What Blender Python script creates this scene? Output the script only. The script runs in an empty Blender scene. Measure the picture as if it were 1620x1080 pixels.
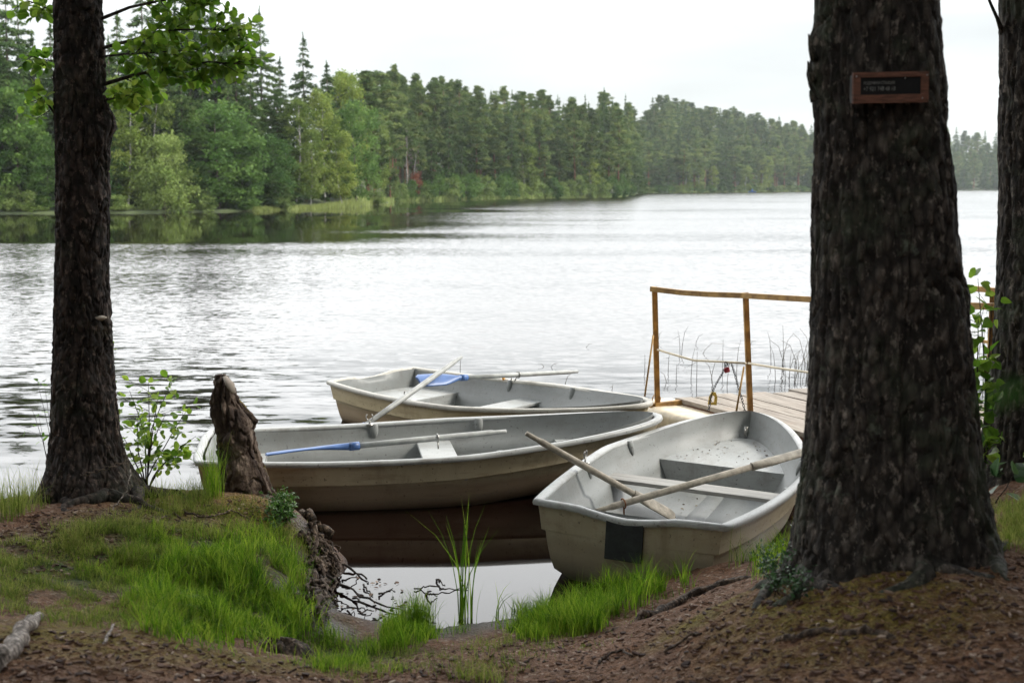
import bpy, bmesh, math, random
import numpy as np
from mathutils import Vector, Matrix
R_ = math.radians
rng = np.random.default_rng(7)
random.seed(7)
S = bpy.context.scene
COL = S.collection

# ---------------------------------------------------------------- camera
F = 2050.0; HC = 2.705; HZ = 294.5
PITCH = math.atan((540 - HZ) / F)
cd = bpy.data.cameras.new('camera'); cam = bpy.data.objects.new('camera', cd); COL.objects.link(cam)
cd.sensor_width = 36; cd.lens = F / 1620 * 36; cd.clip_start = 0.1; cd.clip_end = 6000
cam.location = (0, 0, HC); cam.rotation_euler = (R_(90) - PITCH, 0, 0)
cd.dof.use_dof = True; cd.dof.focus_distance = 10.8; cd.dof.aperture_fstop = 3.2
S.camera = cam

# ---------------------------------------------------------------- world, sun, exposure
SUN_EL, SUN_AZ = 40, 88          # azimuth clockwise from +Y (the view direction): from the right
w = bpy.data.worlds.new('World'); S.world = w; w.use_nodes = True
nt = w.node_tree; nt.nodes.clear()
def wn(t, **k):
    n = nt.nodes.new(t)
    for a, b in k.items(): setattr(n, a, b)
    return n
sky = wn('ShaderNodeTexSky'); sky.sky_type = 'NISHITA'; sky.sun_disc = False
sky.sun_elevation = R_(SUN_EL); sky.sun_rotation = R_(SUN_AZ)
tc = wn('ShaderNodeTexCoord'); sx = wn('ShaderNodeSeparateXYZ'); nt.links.new(tc.outputs['Generated'], sx.inputs[0])
rmp = wn('ShaderNodeValToRGB'); nt.links.new(sx.outputs['Z'], rmp.inputs[0])
e = rmp.color_ramp.elements
e[0].position = 0.0; e[0].color = (.190, .197, .197, 1)
e[1].position = 0.9; e[1].color = (.36, .37, .38, 1)
q = e.new(.12); q.color = (.200, .207, .208, 1)
q = e.new(.175); q.color = (.50, .51, .51, 1)
q = e.new(.25); q.color = (.78, .79, .79, 1)
q = e.new(.50); q.color = (.95, .96, .96, 1)
q = e.new(.72); q.color = (.42, .43, .44, 1)
mp = wn('ShaderNodeMapping'); mp.inputs['Scale'].default_value = (1.6, 1.6, 7.5); nt.links.new(tc.outputs['Generated'], mp.inputs[0])
nz = wn('ShaderNodeTexNoise'); nz.inputs['Scale'].default_value = 1.7; nz.inputs['Detail'].default_value = 5; nz.inputs['Roughness'].default_value = .45
nt.links.new(mp.outputs[0], nz.inputs[0])
mr = wn('ShaderNodeMapRange'); mr.inputs[1].default_value = .36; mr.inputs[2].default_value = .60; mr.inputs[3].default_value = .86; mr.inputs[4].default_value = 1.10
nt.links.new(nz.outputs[0], mr.inputs[0])
vm = wn('ShaderNodeVectorMath', operation='SCALE'); nt.links.new(rmp.outputs[0], vm.inputs[0]); nt.links.new(mr.outputs[0], vm.inputs['Scale'])
vs = wn('ShaderNodeVectorMath', operation='SCALE'); nt.links.new(vm.outputs[0], vs.inputs[0]); vs.inputs['Scale'].default_value = 38.0
mx = wn('ShaderNodeMix', data_type='RGBA'); mx.inputs[0].default_value = .88
nt.links.new(sky.outputs[0], mx.inputs[6]); nt.links.new(vs.outputs[0], mx.inputs[7])
bg = wn('ShaderNodeBackground'); bg.inputs['Strength'].default_value = 0.10
nt.links.new(mx.outputs[2], bg.inputs[0]); wo = wn('ShaderNodeOutputWorld'); nt.links.new(bg.outputs[0], wo.inputs[0])

sd = bpy.data.lights.new('sun', 'SUN'); sd.energy = 3.6; sd.angle = R_(12); sd.color = (1, .95, .86)
sun = bpy.data.objects.new('sun', sd); COL.objects.link(sun)
sdir = Vector((math.sin(R_(SUN_AZ)) * math.cos(R_(SUN_EL)), math.cos(R_(SUN_AZ)) * math.cos(R_(SUN_EL)), math.sin(R_(SUN_EL))))
sun.rotation_euler = sdir.to_track_quat('Z', 'Y').to_euler(); sun.location = (30, 10, 40)
S.view_settings.view_transform = 'Standard'; S.view_settings.look = 'None'
S.view_settings.exposure = 0.42; S.view_settings.gamma = 1
S.render.engine = 'CYCLES'
S.cycles.max_bounces = 6; S.cycles.transparent_max_bounces = 6; S.cycles.volume_bounces = 1

# ---------------------------------------------------------------- helpers
CP, SP_ = math.cos(PITCH), math.sin(PITCH)
def ray(px, py):
    dx = (px - 810) / F; dy = (540 - py) / F
    return np.array([dx, CP + dy * SP_, -SP_ + dy * CP])
def P(px, py, Y):
    d = ray(px, py); t = Y / d[1]
    return Vector((d[0] * t, Y, HC + d[2] * t))
def G(px, py, z=0.0):
    d = ray(px, py); t = (z - HC) / d[2]
    return Vector((d[0] * t, d[1] * t, z))

def _hash(ix, iy, iz, seed):
    n = (ix * 374761393 + iy * 668265263 + iz * 2147483647 + seed * 144269504) & 0xffffffff
    n = ((n ^ (n >> 13)) * 1274126177) & 0xffffffff
    n = ((n ^ (n >> 16)) * 2246822519) & 0xffffffff
    return ((n ^ (n >> 15)) & 0xffff) / 65535.0
def vnoise(p, seed=0):
    p = np.asarray(p, float); i = np.floor(p).astype(np.int64); f = p - i; f = f * f * (3 - 2 * f)
    r = 0
    for a in (0, 1):
        for b in (0, 1):
            for c in (0, 1):
                wgt = (f[:, 0] if a else 1 - f[:, 0]) * (f[:, 1] if b else 1 - f[:, 1]) * (f[:, 2] if c else 1 - f[:, 2])
                r = r + wgt * _hash(i[:, 0] + a, i[:, 1] + b, i[:, 2] + c, seed)
    return r * 2 - 1
def fbm(p, o=4, seed=0, g=.5):
    r = 0; a = 1; s = 0; p = np.asarray(p, float)
    for k in range(o):
        r = r + a * vnoise(p * 2 ** k, seed + k * 17); s += a; a *= g
    return r / s

def mesh_np(name, verts, faces, smooth=True, attrs=None, mats=None, midx=None):
    """faces: int array (n,3) or (n,4) or list of arrays"""
    me = bpy.data.meshes.new(name)
    if not isinstance(faces, list): faces = [faces]
    faces = [np.asarray(f, np.int32) for f in faces if len(f)]
    verts = np.asarray(verts, np.float32)
    nl = sum(f.size for f in faces); nf = sum(len(f) for f in faces)
    me.vertices.add(len(verts)); me.vertices.foreach_set('co', verts.ravel())
    me.loops.add(nl); me.loops.foreach_set('vertex_index', np.concatenate([f.ravel() for f in faces]))
    me.polygons.add(nf)
    tot = np.concatenate([np.full(len(f), f.shape[1], np.int32) for f in faces])
    st = np.concatenate([[0], np.cumsum(tot)[:-1]]).astype(np.int32)
    me.polygons.foreach_set('loop_start', st)
    me.polygons.foreach_set('use_smooth', np.full(nf, smooth))
    if midx is not None: me.polygons.foreach_set('material_index', np.asarray(midx, np.int32))
    if attrs:
        for k, v in attrs.items():
            a = me.attributes.new(k, 'FLOAT', 'POINT'); a.data.foreach_set('value', np.asarray(v, np.float32))
    me.update(calc_edges=True); me.validate()
    for m in (mats or []): me.materials.append(m)
    return me
def link(name, me, parent=None):
    o = bpy.data.objects.new(name, me); COL.objects.link(o)
    if parent is not None: o.parent = parent
    return o
def tag(o, label=None, cat=None, group=None, kind=None):
    if label: o['label'] = label
    if cat: o['category'] = cat
    if group: o['group'] = group
    if kind: o['kind'] = kind
    return o
def empty(name, loc=(0, 0, 0), rz=0):
    o = bpy.data.objects.new(name, None); COL.objects.link(o); o.location = loc; o.rotation_euler = (0, 0, rz); o.empty_display_size = .2
    return o
def copy_tree(o, loc=None, rz=None, sc=None, label=None):
    r = o.copy(); COL.objects.link(r)
    if loc is not None: r.location = loc
    if rz is not None: r.rotation_euler = (0, 0, rz)
    if sc is not None: r.scale = sc
    if label: r['label'] = label
    for c in list(o.children):
        k = c.copy(); COL.objects.link(k); k.parent = r
        for g in list(c.children):
            h = g.copy(); COL.objects.link(h); h.parent = k
    return r
class Geo:
    """collects verts and faces for one mesh"""
    def __init__(s): s.v = []; s.q = []; s.t = []; s.n = 0
    def add(s, v, q=None, t=None):
        v = np.asarray(v, float).reshape(-1, 3)
        if q is not None and len(q): s.q.append(np.asarray(q) + s.n)
        if t is not None and len(t): s.t.append(np.asarray(t) + s.n)
        s.v.append(v); s.n += len(v)
    def tube(s, pts, rad, k=8, cap=True, flat=1.0):
        pts = np.array([list(p) for p in pts], float); n = len(pts)
        rad = np.full(n, rad) if np.isscalar(rad) else np.asarray(rad, float)
        tn = np.gradient(pts, axis=0) if n > 2 else np.repeat([pts[1] - pts[0]], n, 0)
        tn /= np.linalg.norm(tn, axis=1)[:, None] + 1e-9
        up = np.array([0, 0, 1.]) if abs(tn[0][2]) < .9 else np.array([1., 0, 0])
        V = []
        for i in range(n):
            a = np.cross(tn[i], up); a /= np.linalg.norm(a) + 1e-9; b = np.cross(a, tn[i]); up = b
            th = np.arange(k) * 2 * math.pi / k
            V.append(pts[i] + rad[i] * (np.cos(th)[:, None] * a + flat * np.sin(th)[:, None] * b))
        V = np.concatenate(V); Q = []
        for i in range(n - 1):
            for j in range(k):
                Q.append((i * k + j, i * k + (j + 1) % k, (i + 1) * k + (j + 1) % k, (i + 1) * k + j))
        T = []
        if cap:
            V = np.concatenate([V, pts[:1], pts[-1:]]); c0 = n * k; c1 = c0 + 1
            for j in range(k):
                T.append((c0, (j + 1) % k, j)); T.append((c1, (n - 1) * k + j, (n - 1) * k + (j + 1) % k))
        s.add(V, Q, T)
    def box(s, c, d, M=None):
        x, y, z = [a / 2 for a in d]
        v = np.array([[i, j, k] for i in (-x, x) for j in (-y, y) for k in (-z, z)])
        if M is not None: v = v @ np.array(M).T
        v = v + np.array(list(c))
        s.add(v, [(0, 1, 3, 2), (4, 6, 7, 5), (0, 4, 5, 1), (2, 3, 7, 6), (0, 2, 6, 4), (1, 5, 7, 3)])
    def grid(s, A, close=False):
        A = np.asarray(A, float); n, m = A.shape[:2]
        idx = np.arange(n * m).reshape(n, m)
        q = np.stack([idx[:-1, :-1], idx[:-1, 1:], idx[1:, 1:], idx[1:, :-1]], -1).reshape(-1, 4)
        s.add(A.reshape(-1, 3), q)
        if close:
            q = np.stack([idx[:-1, -1], idx[:-1, 0], idx[1:, 0], idx[1:, -1]], -1).reshape(-1, 4); s.q.append(q + s.n - n * m)
    def mesh(s, name, mat, smooth=True, bevel=0, attrs=None):
        v = np.concatenate(s.v); fs = []
        if s.q: fs.append(np.concatenate(s.q))
        if s.t: fs.append(np.concatenate(s.t))
        me = mesh_np(name, v, fs, smooth, attrs, [mat] if mat else None)
        if bevel:
            bm = bmesh.new(); bm.from_mesh(me); bmesh.ops.remove_doubles(bm, verts=bm.verts, dist=1e-5)
            bmesh.ops.recalc_face_normals(bm, faces=bm.faces)
            bmesh.ops.bevel(bm, geom=[e for e in bm.edges if e.calc_face_angle(0) > .6], offset=bevel, segments=2, affect='EDGES', profile=.5)
            bm.to_mesh(me); bm.free()
            me.polygons.foreach_set('use_smooth', np.full(len(me.polygons), smooth)); me.update()
        return me

# ---------------------------------------------------------------- materials
class MT:
    def __init__(s, name):
        s.m = bpy.data.materials.new(name); s.m.use_nodes = True; s.t = s.m.node_tree; s.t.nodes.clear()
        s.out = s.n('ShaderNodeOutputMaterial'); s.b = s.n('ShaderNodeBsdfPrincipled'); s.t.links.new(s.b.outputs[0], s.out.inputs[0])
        s.tc = s.n('ShaderNodeTexCoord')
    def n(s, t, **k):
        n = s.t.nodes.new(t)
        for a, b in k.items(): setattr(n, a, b)
        return n
    def L(s, a, b): s.t.links.new(a, b)
    def noise(s, scale, detail=4, rough=.55, stretch=None, coord='Object', vec=None, dist=0):
        src = vec if vec is not None else s.tc.outputs[coord]
        if stretch:
            mp = s.n('ShaderNodeMapping'); mp.inputs['Scale'].default_value = stretch; s.L(src, mp.inputs[0]); src = mp.outputs[0]
        n = s.n('ShaderNodeTexNoise'); n.inputs['Scale'].default_value = scale; n.inputs['Detail'].default_value = detail
        n.inputs['Roughness'].default_value = rough; n.inputs['Distortion'].default_value = dist; s.L(src, n.inputs[0]); return n
    def vor(s, scale, stretch=None, feature='F1'):
        src = s.tc.outputs['Object']
        if stretch:
            mp = s.n('ShaderNodeMapping'); mp.inputs['Scale'].default_value = stretch; s.L(src, mp.inputs[0]); src = mp.outputs[0]
        n = s.n('ShaderNodeTexVoronoi'); n.feature = feature; n.inputs['Scale'].default_value = scale; s.L(src, n.inputs[0]); return n
    def ramp(s, src, stops):
        r = s.n('ShaderNodeValToRGB'); s.L(src, r.inputs[0]); el = r.color_ramp.elements
        for i, (p, c) in enumerate(stops):
            x = el[i] if i < 2 else el.new(p)
            x.position = p; x.color = (*c, 1) if len(c) == 3 else c
        return r.outputs[0]
    def rng(s, src, a, b, c, d):
        r = s.n('ShaderNodeMapRange'); s.L(src, r.inputs[0])
        for i, v in enumerate((a, b, c, d)): r.inputs[i + 1].default_value = v
        return r.outputs[0]
    def mix(s, f, a, b, mode='MIX'):
        m = s.n('ShaderNodeMix', data_type='RGBA'); m.blend_type = mode
        for sock, v in ((m.inputs[0], f), (m.inputs[6], a), (m.inputs[7], b)):
            if hasattr(v, 'is_output'): s.L(v, sock)
            elif isinstance(v, tuple): sock.default_value = (*v, 1)
            else: sock.default_value = v
        return m.outputs[2]
    def math(s, op, a, b=None):
        m = s.n('ShaderNodeMath', operation=op)
        for sock, v in zip(m.inputs, (a, b)):
            if v is None: continue
            if hasattr(v, 'is_output'): s.L(v, sock)
            else: sock.default_value = v
        return m.outputs[0]
    def attr(s, name):
        a = s.n('ShaderNodeAttribute'); a.attribute_name = name; return a.outputs['Fac']
    def bump(s, h, dist=.01, st=1.0):
        b = s.n('ShaderNodeBump'); b.inputs['Distance'].default_value = dist; b.inputs['Strength'].default_value = st
        s.L(h, b.inputs['Height']); s.L(b.outputs[0], s.b.inputs['Normal'])
    def set(s, color=None, rough=.8, spec=.5, metal=0):
        if color is not None:
            if hasattr(color, 'is_output'): s.L(color, s.b.inputs['Base Color'])
            else: s.b.inputs['Base Color'].default_value = (*color, 1)
        if hasattr(rough, 'is_output'): s.L(rough, s.b.inputs['Roughness'])
        else: s.b.inputs['Roughness'].default_value = rough
        s.b.inputs['Specular IOR Level'].default_value = spec; s.b.inputs['Metallic'].default_value = metal
        return s.m
    def translucent(s, color, f=.35):
        tr = s.n('ShaderNodeBsdfTranslucent'); s.L(color, tr.inputs[0])
        ms = s.n('ShaderNodeMixShader'); ms.inputs[0].default_value = f
        s.L(s.b.outputs[0], ms.inputs[1]); s.L(tr.outputs[0], ms.inputs[2]); s.L(ms.outputs[0], s.out.inputs[0])

def foliage_mat(name, c1, c2, c3, scale=1.2, trans=.35, gloss=.45, varn=.25):
    m = MT(name)
    oi = m.n('ShaderNodeObjectInfo')
    n = m.noise(scale, 3)
    tone = m.attr('tone')
    f = m.math('ADD', m.math('MULTIPLY', n.outputs[0], .55), m.math('MULTIPLY', tone, .45))
    col = m.ramp(f, [(.28, c1), (.72, c3), (.5, c2)])
    h = m.n('ShaderNodeHueSaturation'); m.L(col, h.inputs['Color'])
    m.L(m.rng(oi.outputs['Random'], 0, 1, 1 - varn, 1 + varn), h.inputs['Value'])
    m.L(m.rng(oi.outputs['Random'], 0, 1, .505, .488), h.inputs['Hue'])
    m.set(h.outputs[0], gloss, .35 if scale > 5 else .10); m.translucent(h.outputs[0], trans)
    return m.m
M = {}
M['spruce'] = foliage_mat('spruce_needles', (.022, .050, .015), (.046, .090, .025), (.100, .145, .042), .4, .25, .6)
M['pine'] = foliage_mat('pine_needles', (.034, .068, .020), (.078, .126, .036), (.155, .195, .058), .22, .3, .6, .35)
M['alder'] = foliage_mat('alder_leaves', (.032, .078, .016), (.065, .135, .028), (.115, .195, .045), .5, .38)
M['birch'] = foliage_mat('birch_leaves', (.070, .120, .022), (.135, .195, .036), (.225, .280, .065), .6, .4)
M['willow'] = foliage_mat('willow_leaves', (.070, .120, .030), (.130, .195, .048), (.195, .260, .080), .6, .4)
M['russet'] = foliage_mat('dead_leaves', (.10, .040, .022), (.16, .060, .030), (.21, .085, .045), .6, .3)
M['deadtwig'] = foliage_mat('dead_twigs', (.10, .085, .07), (.15, .12, .10), (.20, .17, .14), .6, .1)
M['leaf'] = foliage_mat('fresh_leaves', (.075, .170, .016), (.155, .300, .028), (.300, .430, .060), 9, .6, .38, .05)
M['leafdark'] = foliage_mat('small_dark_leaves', (.018, .050, .016), (.035, .095, .028), (.075, .160, .055), 14, .3, .35, .05)
M['ivy'] = foliage_mat('ivy_leaves', (.020, .065, .012), (.045, .120, .020), (.110, .220, .045), 14, .4, .35, .05)
M['grass'] = foliage_mat('lush_grass', (.040, .110, .008), (.125, .265, .016), (.310, .430, .045), 4.5, .55, .45, .03)
M['grassdry'] = foliage_mat('short_yellowish_grass', (.070, .105, .018), (.155, .235, .032), (.340, .350, .100), 2.2, .5, .5, .03)
M['reed'] = foliage_mat('dry_reed', (.045, .038, .025), (.075, .065, .040), (.13, .11, .07), 3, .1, .6, .03)
M['shorereed'] = foliage_mat('shore_reed', (.16, .20, .06), (.22, .28, .085), (.30, .36, .13), .15, .4, .6, .03)

def bark_mat(name, a, b, c, mossy=0.0, sc=1.0, bumpd=.02):
    m = MT(name)
    n1 = m.noise(9 * sc, 6, .7, (1, 1, .5)); v = m.vor(24 * sc, (1, 1, .5)); n2 = m.noise(50 * sc, 4, .7)
    col = m.ramp(n1.outputs[0], [(.3, a), (.7, c), (.5, b)])
    col = m.mix(m.rng(v.outputs['Distance'], .3, .6, 0, .8), col, tuple(x * .3 for x in a))
    n6 = m.noise(26 * sc, 4, .7, (1, 1, .6)); col = m.mix(m.rng(n6.outputs[0], .56, .68, 0, .75), col, tuple(min(1, x * 1.9) for x in c))
    if mossy:
        n3 = m.noise(2.2, 5, .7)
        col = m.mix(m.rng(n3.outputs[0], .52, .70, 0, mossy), col, (.045, .06, .035))
        n4 = m.noise(7, 5, .7); col = m.mix(m.rng(n4.outputs[0], .62, .72, 0, mossy * .9), col, (.13, .15, .115))
    h = m.math('ADD', m.math('MULTIPLY', n2.outputs[0], .4), m.math('SUBTRACT', n1.outputs[0], v.outputs['Distance']))
    m.bump(h, bumpd); m.set(col, .85, .25); return m.m
M['bark_big'] = bark_mat('rough_spruce_bark', (.020, .0165, .0135), (.050, .041, .034), (.118, .10, .084), .7)
M['bark_left'] = bark_mat('dark_reddish_bark', (.014, .0105, .009), (.034, .024, .019), (.085, .062, .050), .3)
M['bark_far'] = bark_mat('far_grey_bark', (.08, .065, .05), (.13, .10, .08), (.20, .16, .13), 0, .3, .01)
M['bark_pine'] = bark_mat('orange_pine_bark', (.13, .060, .035), (.22, .105, .060), (.30, .16, .10), 0, .3, .01)
M['bark_birch'] = bark_mat('white_birch_bark', (.20, .18, .16), (.45, .43, .40), (.62, .60, .56), 0, .5, .01)
M['twig'] = bark_mat('twig_bark', (.022, .016, .012), (.045, .034, .026), (.08, .06, .045), 0, 2, .003)
M['root'] = bark_mat('weathered_root', (.035, .022, .015), (.085, .058, .040), (.17, .125, .09), 0, 1.6, .01)
M['palewood'] = bark_mat('bleached_wood', (.16, .13, .11), (.30, .26, .23), (.42, .38, .35), 0, 2, .006)
m = MT('stump_bark')
n1 = m.noise(7, 7, .7, (1, 1, .5)); n2 = m.noise(45, 4, .6); v = m.vor(13, (1, 1, .5))
col = m.ramp(n1.outputs[0], [(.36, (.016, .010, .008)), (.70, (.26, .20, .155)), (.52, (.062, .042, .031))])
n3 = m.noise(4.5, 4, .6); col = m.mix(m.rng(n3.outputs[0], .60, .68, 0, .75), col, (.17, .13, .03))
m.bump(m.math('ADD', n1.outputs[0], m.math('MULTIPLY', n2.outputs[0], .4)), .03); M['stump'] = m.set(col, .85, .25)
m = MT('cut_wood'); n1 = m.noise(10, 4, .6, (1, 1, .3)); M['cutwood'] = m.set(m.ramp(n1.outputs[0], [(.3, (.16, .13, .10)), (.7, (.36, .31, .26))]), .8)

# boat surfaces
def boat_mat(name, a, b, stain, sc=1.0, rough=.45, low=None):
    m = MT(name)
    n1 = m.noise(2.3 * sc, 6, .65); n2 = m.noise(9 * sc, 5, .7, (1, .25, 1.6)); n3 = m.noise(70, 3, .6)
    col = m.ramp(n1.outputs[0], [(.35, a), (.65, b)])
    col = m.mix(m.rng(n2.outputs[0], .50, .74, 0, .7), col, stain)
    sp = m.noise(38, 2, .5); col = m.mix(m.rng(sp.outputs[0], .66, .72, 0, .7), col, tuple(x * .45 for x in stain))
    n5 = m.noise(6, 5, .7, (1, .6, .12)); col = m.mix(m.rng(n5.outputs[0], .54, .70, 0, .55), col, stain)
    if low:
        sx = m.n('ShaderNodeSeparateXYZ'); m.L(m.tc.outputs['Object'], sx.inputs[0])
        z = m.math('ADD', sx.outputs[2], m.math('MULTIPLY', m.math('SUBTRACT', n2.outputs[0], .5), .12))
        col = m.mix(m.rng(z, .25, .20, 0, .62), col, low)
        col = m.mix(m.rng(z, .12, -.02, 0, .9), col, tuple(x * .4 for x in low))
    m.bump(n3.outputs[0], .0008); M[name] = m.set(col, m.rng(n1.outputs[0], .3, .7, rough - .1, rough + .15), .4); return m.m
boat_mat('hull_cream', (.42, .35, .235), (.50, .43, .30), (.25, .19, .12), 1, .4, (.15, .085, .055))  # lower hull colour holds algae stain and painted shade near the waterline
boat_mat('hull_tan', (.44, .36, .21), (.52, .44, .28), (.28, .21, .12), 1, .4, (.20, .12, .06))
boat_mat('hull_pale', (.33, .285, .20), (.40, .35, .25), (.21, .165, .11), 1, .4, (.24, .20, .14))
boat_mat('liner_grey', (.165, .174, .170), (.21, .22, .215), (.15, .148, .14), 1, .5)
boat_mat('bench_white', (.30, .312, .305), (.37, .38, .375), (.22, .21, .19), 1, .5)
boat_mat('rim_grey', (.29, .30, .295), (.37, .38, .375), (.18, .165, .145), 2, .4)
boat_mat('rim_cream', (.34, .325, .28), (.42, .405, .36), (.22, .19, .15), 2, .4)
def plain(name, c, rough=.6, metal=0, var=.35, sc=8, bump=.002, spec=.4, stretch=None, c2=None):
    m = MT(name); n = m.noise(sc, 5, .65, stretch)
    lo = tuple(x * (1 - var) for x in c) if c2 is None else c2
    hi = tuple(min(1, x * (1 + var * .5)) for x in c)
    m.bump(n.outputs[0], bump); M[name] = m.set(m.ramp(n.outputs[0], [(.35, lo), (.65, hi)]), rough, spec, metal); return m.m
plain('blue_plastic', (.055, .12, .30), .4, 0, .25, 6, .001)
plain('grey_shaft', (.34, .35, .34), .5, 0, .3, 6, .001, stretch=(1, 1, 1))
plain('oar_wood', (.33, .295, .24), .7, 0, .4, 14, .002, stretch=(1, 1, 1))
plain('thwart_wood', (.30, .29, .27), .7, 0, .3, 10, .002, stretch=(.25, 3, 3))
plain('black_pad', (.022, .025, .026), .7, 0, .5, 12, .002)
plain('steel', (.35, .34, .32), .35, .9, .3, 20, .001)
plain('rust', (.20, .085, .035), .8, .2, .5, 20, .002)
plain('chain_dark', (.10, .075, .055), .7, .3, .5, 20, .001)
plain('ochre_paint', (.36, .215, .065), .6, 0, .45, 9, .003, c2=(.18, .095, .03))
plain('yellow_tag', (.62, .42, .08), .5, 0, .4, 14, .001)
plain('red_paint', (.22, .02, .03), .35, 0, .3, 14, .001)
plain('black_metal', (.02, .02, .022), .4, .6, .4, 20, .001)
plain('float_cream', (.62, .54, .40), .5, 0, .25, 5, .002)
plain('sign_wood', (.15, .064, .040), .7, 0, .5, 16, .003, stretch=(1, 6, 6), c2=(.075, .032, .02))
plain('sign_panel', (.008, .009, .010), .4, 0, .4, 20, .0005)
plain('sign_text', (.22, .22, .21), .7, 0, .5, 40, .0005)
plain('far_blue_paint', (.05, .15, .45), .5)
plain('fungus', (.42, .36, .30), .8, 0, .3, 30, .002)
plain('petal', (.65, .30, .03), .6)
m = MT('dock_boards'); oi = m.attr('tone')
n1 = m.noise(3, 6, .65, (9, .7, 4)); n2 = m.noise(20, 5, .6, (6, .5, 3)); n3 = m.noise(1.6, 3, .6)
col = m.ramp(n1.outputs[0], [(.3, (.14, .115, .095)), (.72, (.42, .385, .34)), (.5, (.29, .255, .215))])
col = m.mix(m.rng(n2.outputs[0], .55, .7, 0, .5), col, (.12, .08, .06)); col = m.mix(m.rng(n3.outputs[0], .55, .75, 0, .5), col, (.34, .22, .16))
col = m.mix(m.math('MULTIPLY', oi, .35), col, (.22, .19, .17))
m.bump(m.math('ADD', n1.outputs[0], n2.outputs[0]), .004); M['dock'] = m.set(col, .8, .3)
plain('dock_beam', (.20, .085, .045), .8, 0, .5, 6, .004, stretch=(.6, .6, 6), c2=(.07, .035, .02))

# ---------------------------------------------------------------- near ground (bank)
CPS = [(-150, 800, .50), (0, 800, .52), (75, 778, .52), (200, 778, .50), (330, 780, .46), (400, 788, .45), (462, 805, .38),
       (150, 830, .60), (50, 880, .56), (200, 900, .46), (350, 860, .43), (430, 900, .34), (300, 950, .42), (430, 975, .30), (100, 950, .56), (470, 900, .24),
       (0, 985, .85), (150, 992, .80), (300, 1012, .68), (450, 1038, .54), (600, 1062, .40), (0, 1080, .95), (300, 1085, .85), (600, 1088, .50), (700, 1060, .42),
       (520, 1035, .14), (620, 1022, .09), (800, 1005, .10), (950, 968, .14), (1060, 912, .17), (980, 935, .12), (800, 1040, .32), (1000, 1010, .40), (1100, 960, .42),
       (1000, 1080, .6), (1200, 1080, .84), (1150, 915, .28), (1200, 930, .55), (1420, 905, 1.02), (1340, 912, .93), (1500, 905, 1.03), (1255, 905, .74), (1300, 955, .95), (1600, 930, 1.05),
       (1420, 1050, 1.0), (1600, 1070, 1.1), (1555, 785, .86), (1610, 765, .85), (1680, 720, .85)]
W = [tuple(G(a, b, c)) for a, b, c in CPS]
W += [(-1.22, 9.1, .03), (-1.28, 8.45, .03), (-1.15, 8.05, .0), (-1.02, 9.4, -.25), (-.85, 8.7, -.22), (-.9, 8.2, -.06), (-.5, 8.5, -.2), (-.45, 7.95, -.03), (0, 8.3, -.12), (0, 7.9, .0), (.5, 8.5, -.1), (.9, 9.3, -.25), (1.6, 8.9, .02), (1.9, 8.3, .35),
      (2.0, 9.8, -.3), (2.9, 10.4, -.35), (2.5, 9.2, .15), (3.3, 9.6, .35), (4.5, 11.6, -.3), (4.3, 9.6, .6), (-1.5, 10.3, -.3), (-2, 11, -.5), (-4, 11, -.5), (-1, 10.6, -.5), (0, 11, -.6), (-6, 11.0, -.4), (8, 12, -.3), (6, 9, .8), (1, 12, -.8),
      (0, 0, 1.15), (-4, 3, 1.25), (4, 3, 1.3), (0, 3, 1.02), (-6, 7, .8), (6, 6, 1.2), (0, -10, 2.2), (15, 0, 1.8), (-15, 0, 1.8), (-12, 9, .5), (12, 9, 1.0), (-15, 13, -.8), (15, 14, -.8), (0, 15, -1.2), (-8, 15, -1.2), (8, 16, -1.2), (15, -10, 2.4), (-15, -10, 2.4)]
W = np.array(W)
def tps_k(r2): return .5 * r2 * np.log(r2 + 1e-9)
n_ = len(W); d2 = ((W[:, None, :2] - W[None, :, :2]) ** 2).sum(-1)
K = tps_k(d2) + np.eye(n_) * .02; Pm = np.c_[np.ones(n_), W[:, :2]]
A_ = np.block([[K, Pm], [Pm.T, np.zeros((3, 3))]]); sol = np.linalg.solve(A_, np.r_[W[:, 2], 0, 0, 0])
def tps(x, y):
    out = np.empty(len(x))
    for i in range(0, len(x), 20000):
        xx, yy = x[i:i + 20000], y[i:i + 20000]
        r2 = (xx[:, None] - W[None, :, 0]) ** 2 + (yy[:, None] - W[None, :, 1]) ** 2
        out[i:i + 20000] = tps_k(r2) @ sol[:n_] + sol[n_] + sol[n_ + 1] * xx + sol[n_ + 2] * yy
    return out
gx = np.unique(np.r_[np.linspace(-40, -5.2, 60), np.arange(-5.2, 5.6, .026), np.linspace(5.6, 40, 60)])
gy = np.unique(np.r_[np.linspace(-40, 3.4, 60), np.arange(3.4, 11.2, .026), np.linspace(11.2, 22, 24)])
GX, GY = np.meshgrid(gx, gy, indexing='ij'); fx, fy = GX.ravel(), GY.ravel()
cx_, cy_ = np.clip(fx, -15, 15), np.clip(fy, -10, 15)
gz = tps(cx_, cy_)
gz = np.where(fy > 13, np.minimum(gz, -.8), gz); gz += np.clip(-fy - 10, 0, 60) * .06
p3 = np.c_[fx, fy, fx * 0]
lump = fbm(p3 * 2.2, 4, 3) * .05 + fbm(p3 * 9, 3, 9) * .018 + np.maximum(0, fbm(p3 * 22, 3, 19)) * .012
lump *= np.clip((gz + .1) / .25, .25, 1)
gz = np.maximum(gz + lump, -1.6)
gz += .10 * np.exp(-(np.hypot(fx - 1.66, fy - 5.65) / .72) ** 4) + .015 * np.exp(-(np.hypot(fx + 2.84, fy - 8.73) / .55) ** 4)
GZ = gz.reshape(GX.shape)
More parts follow.
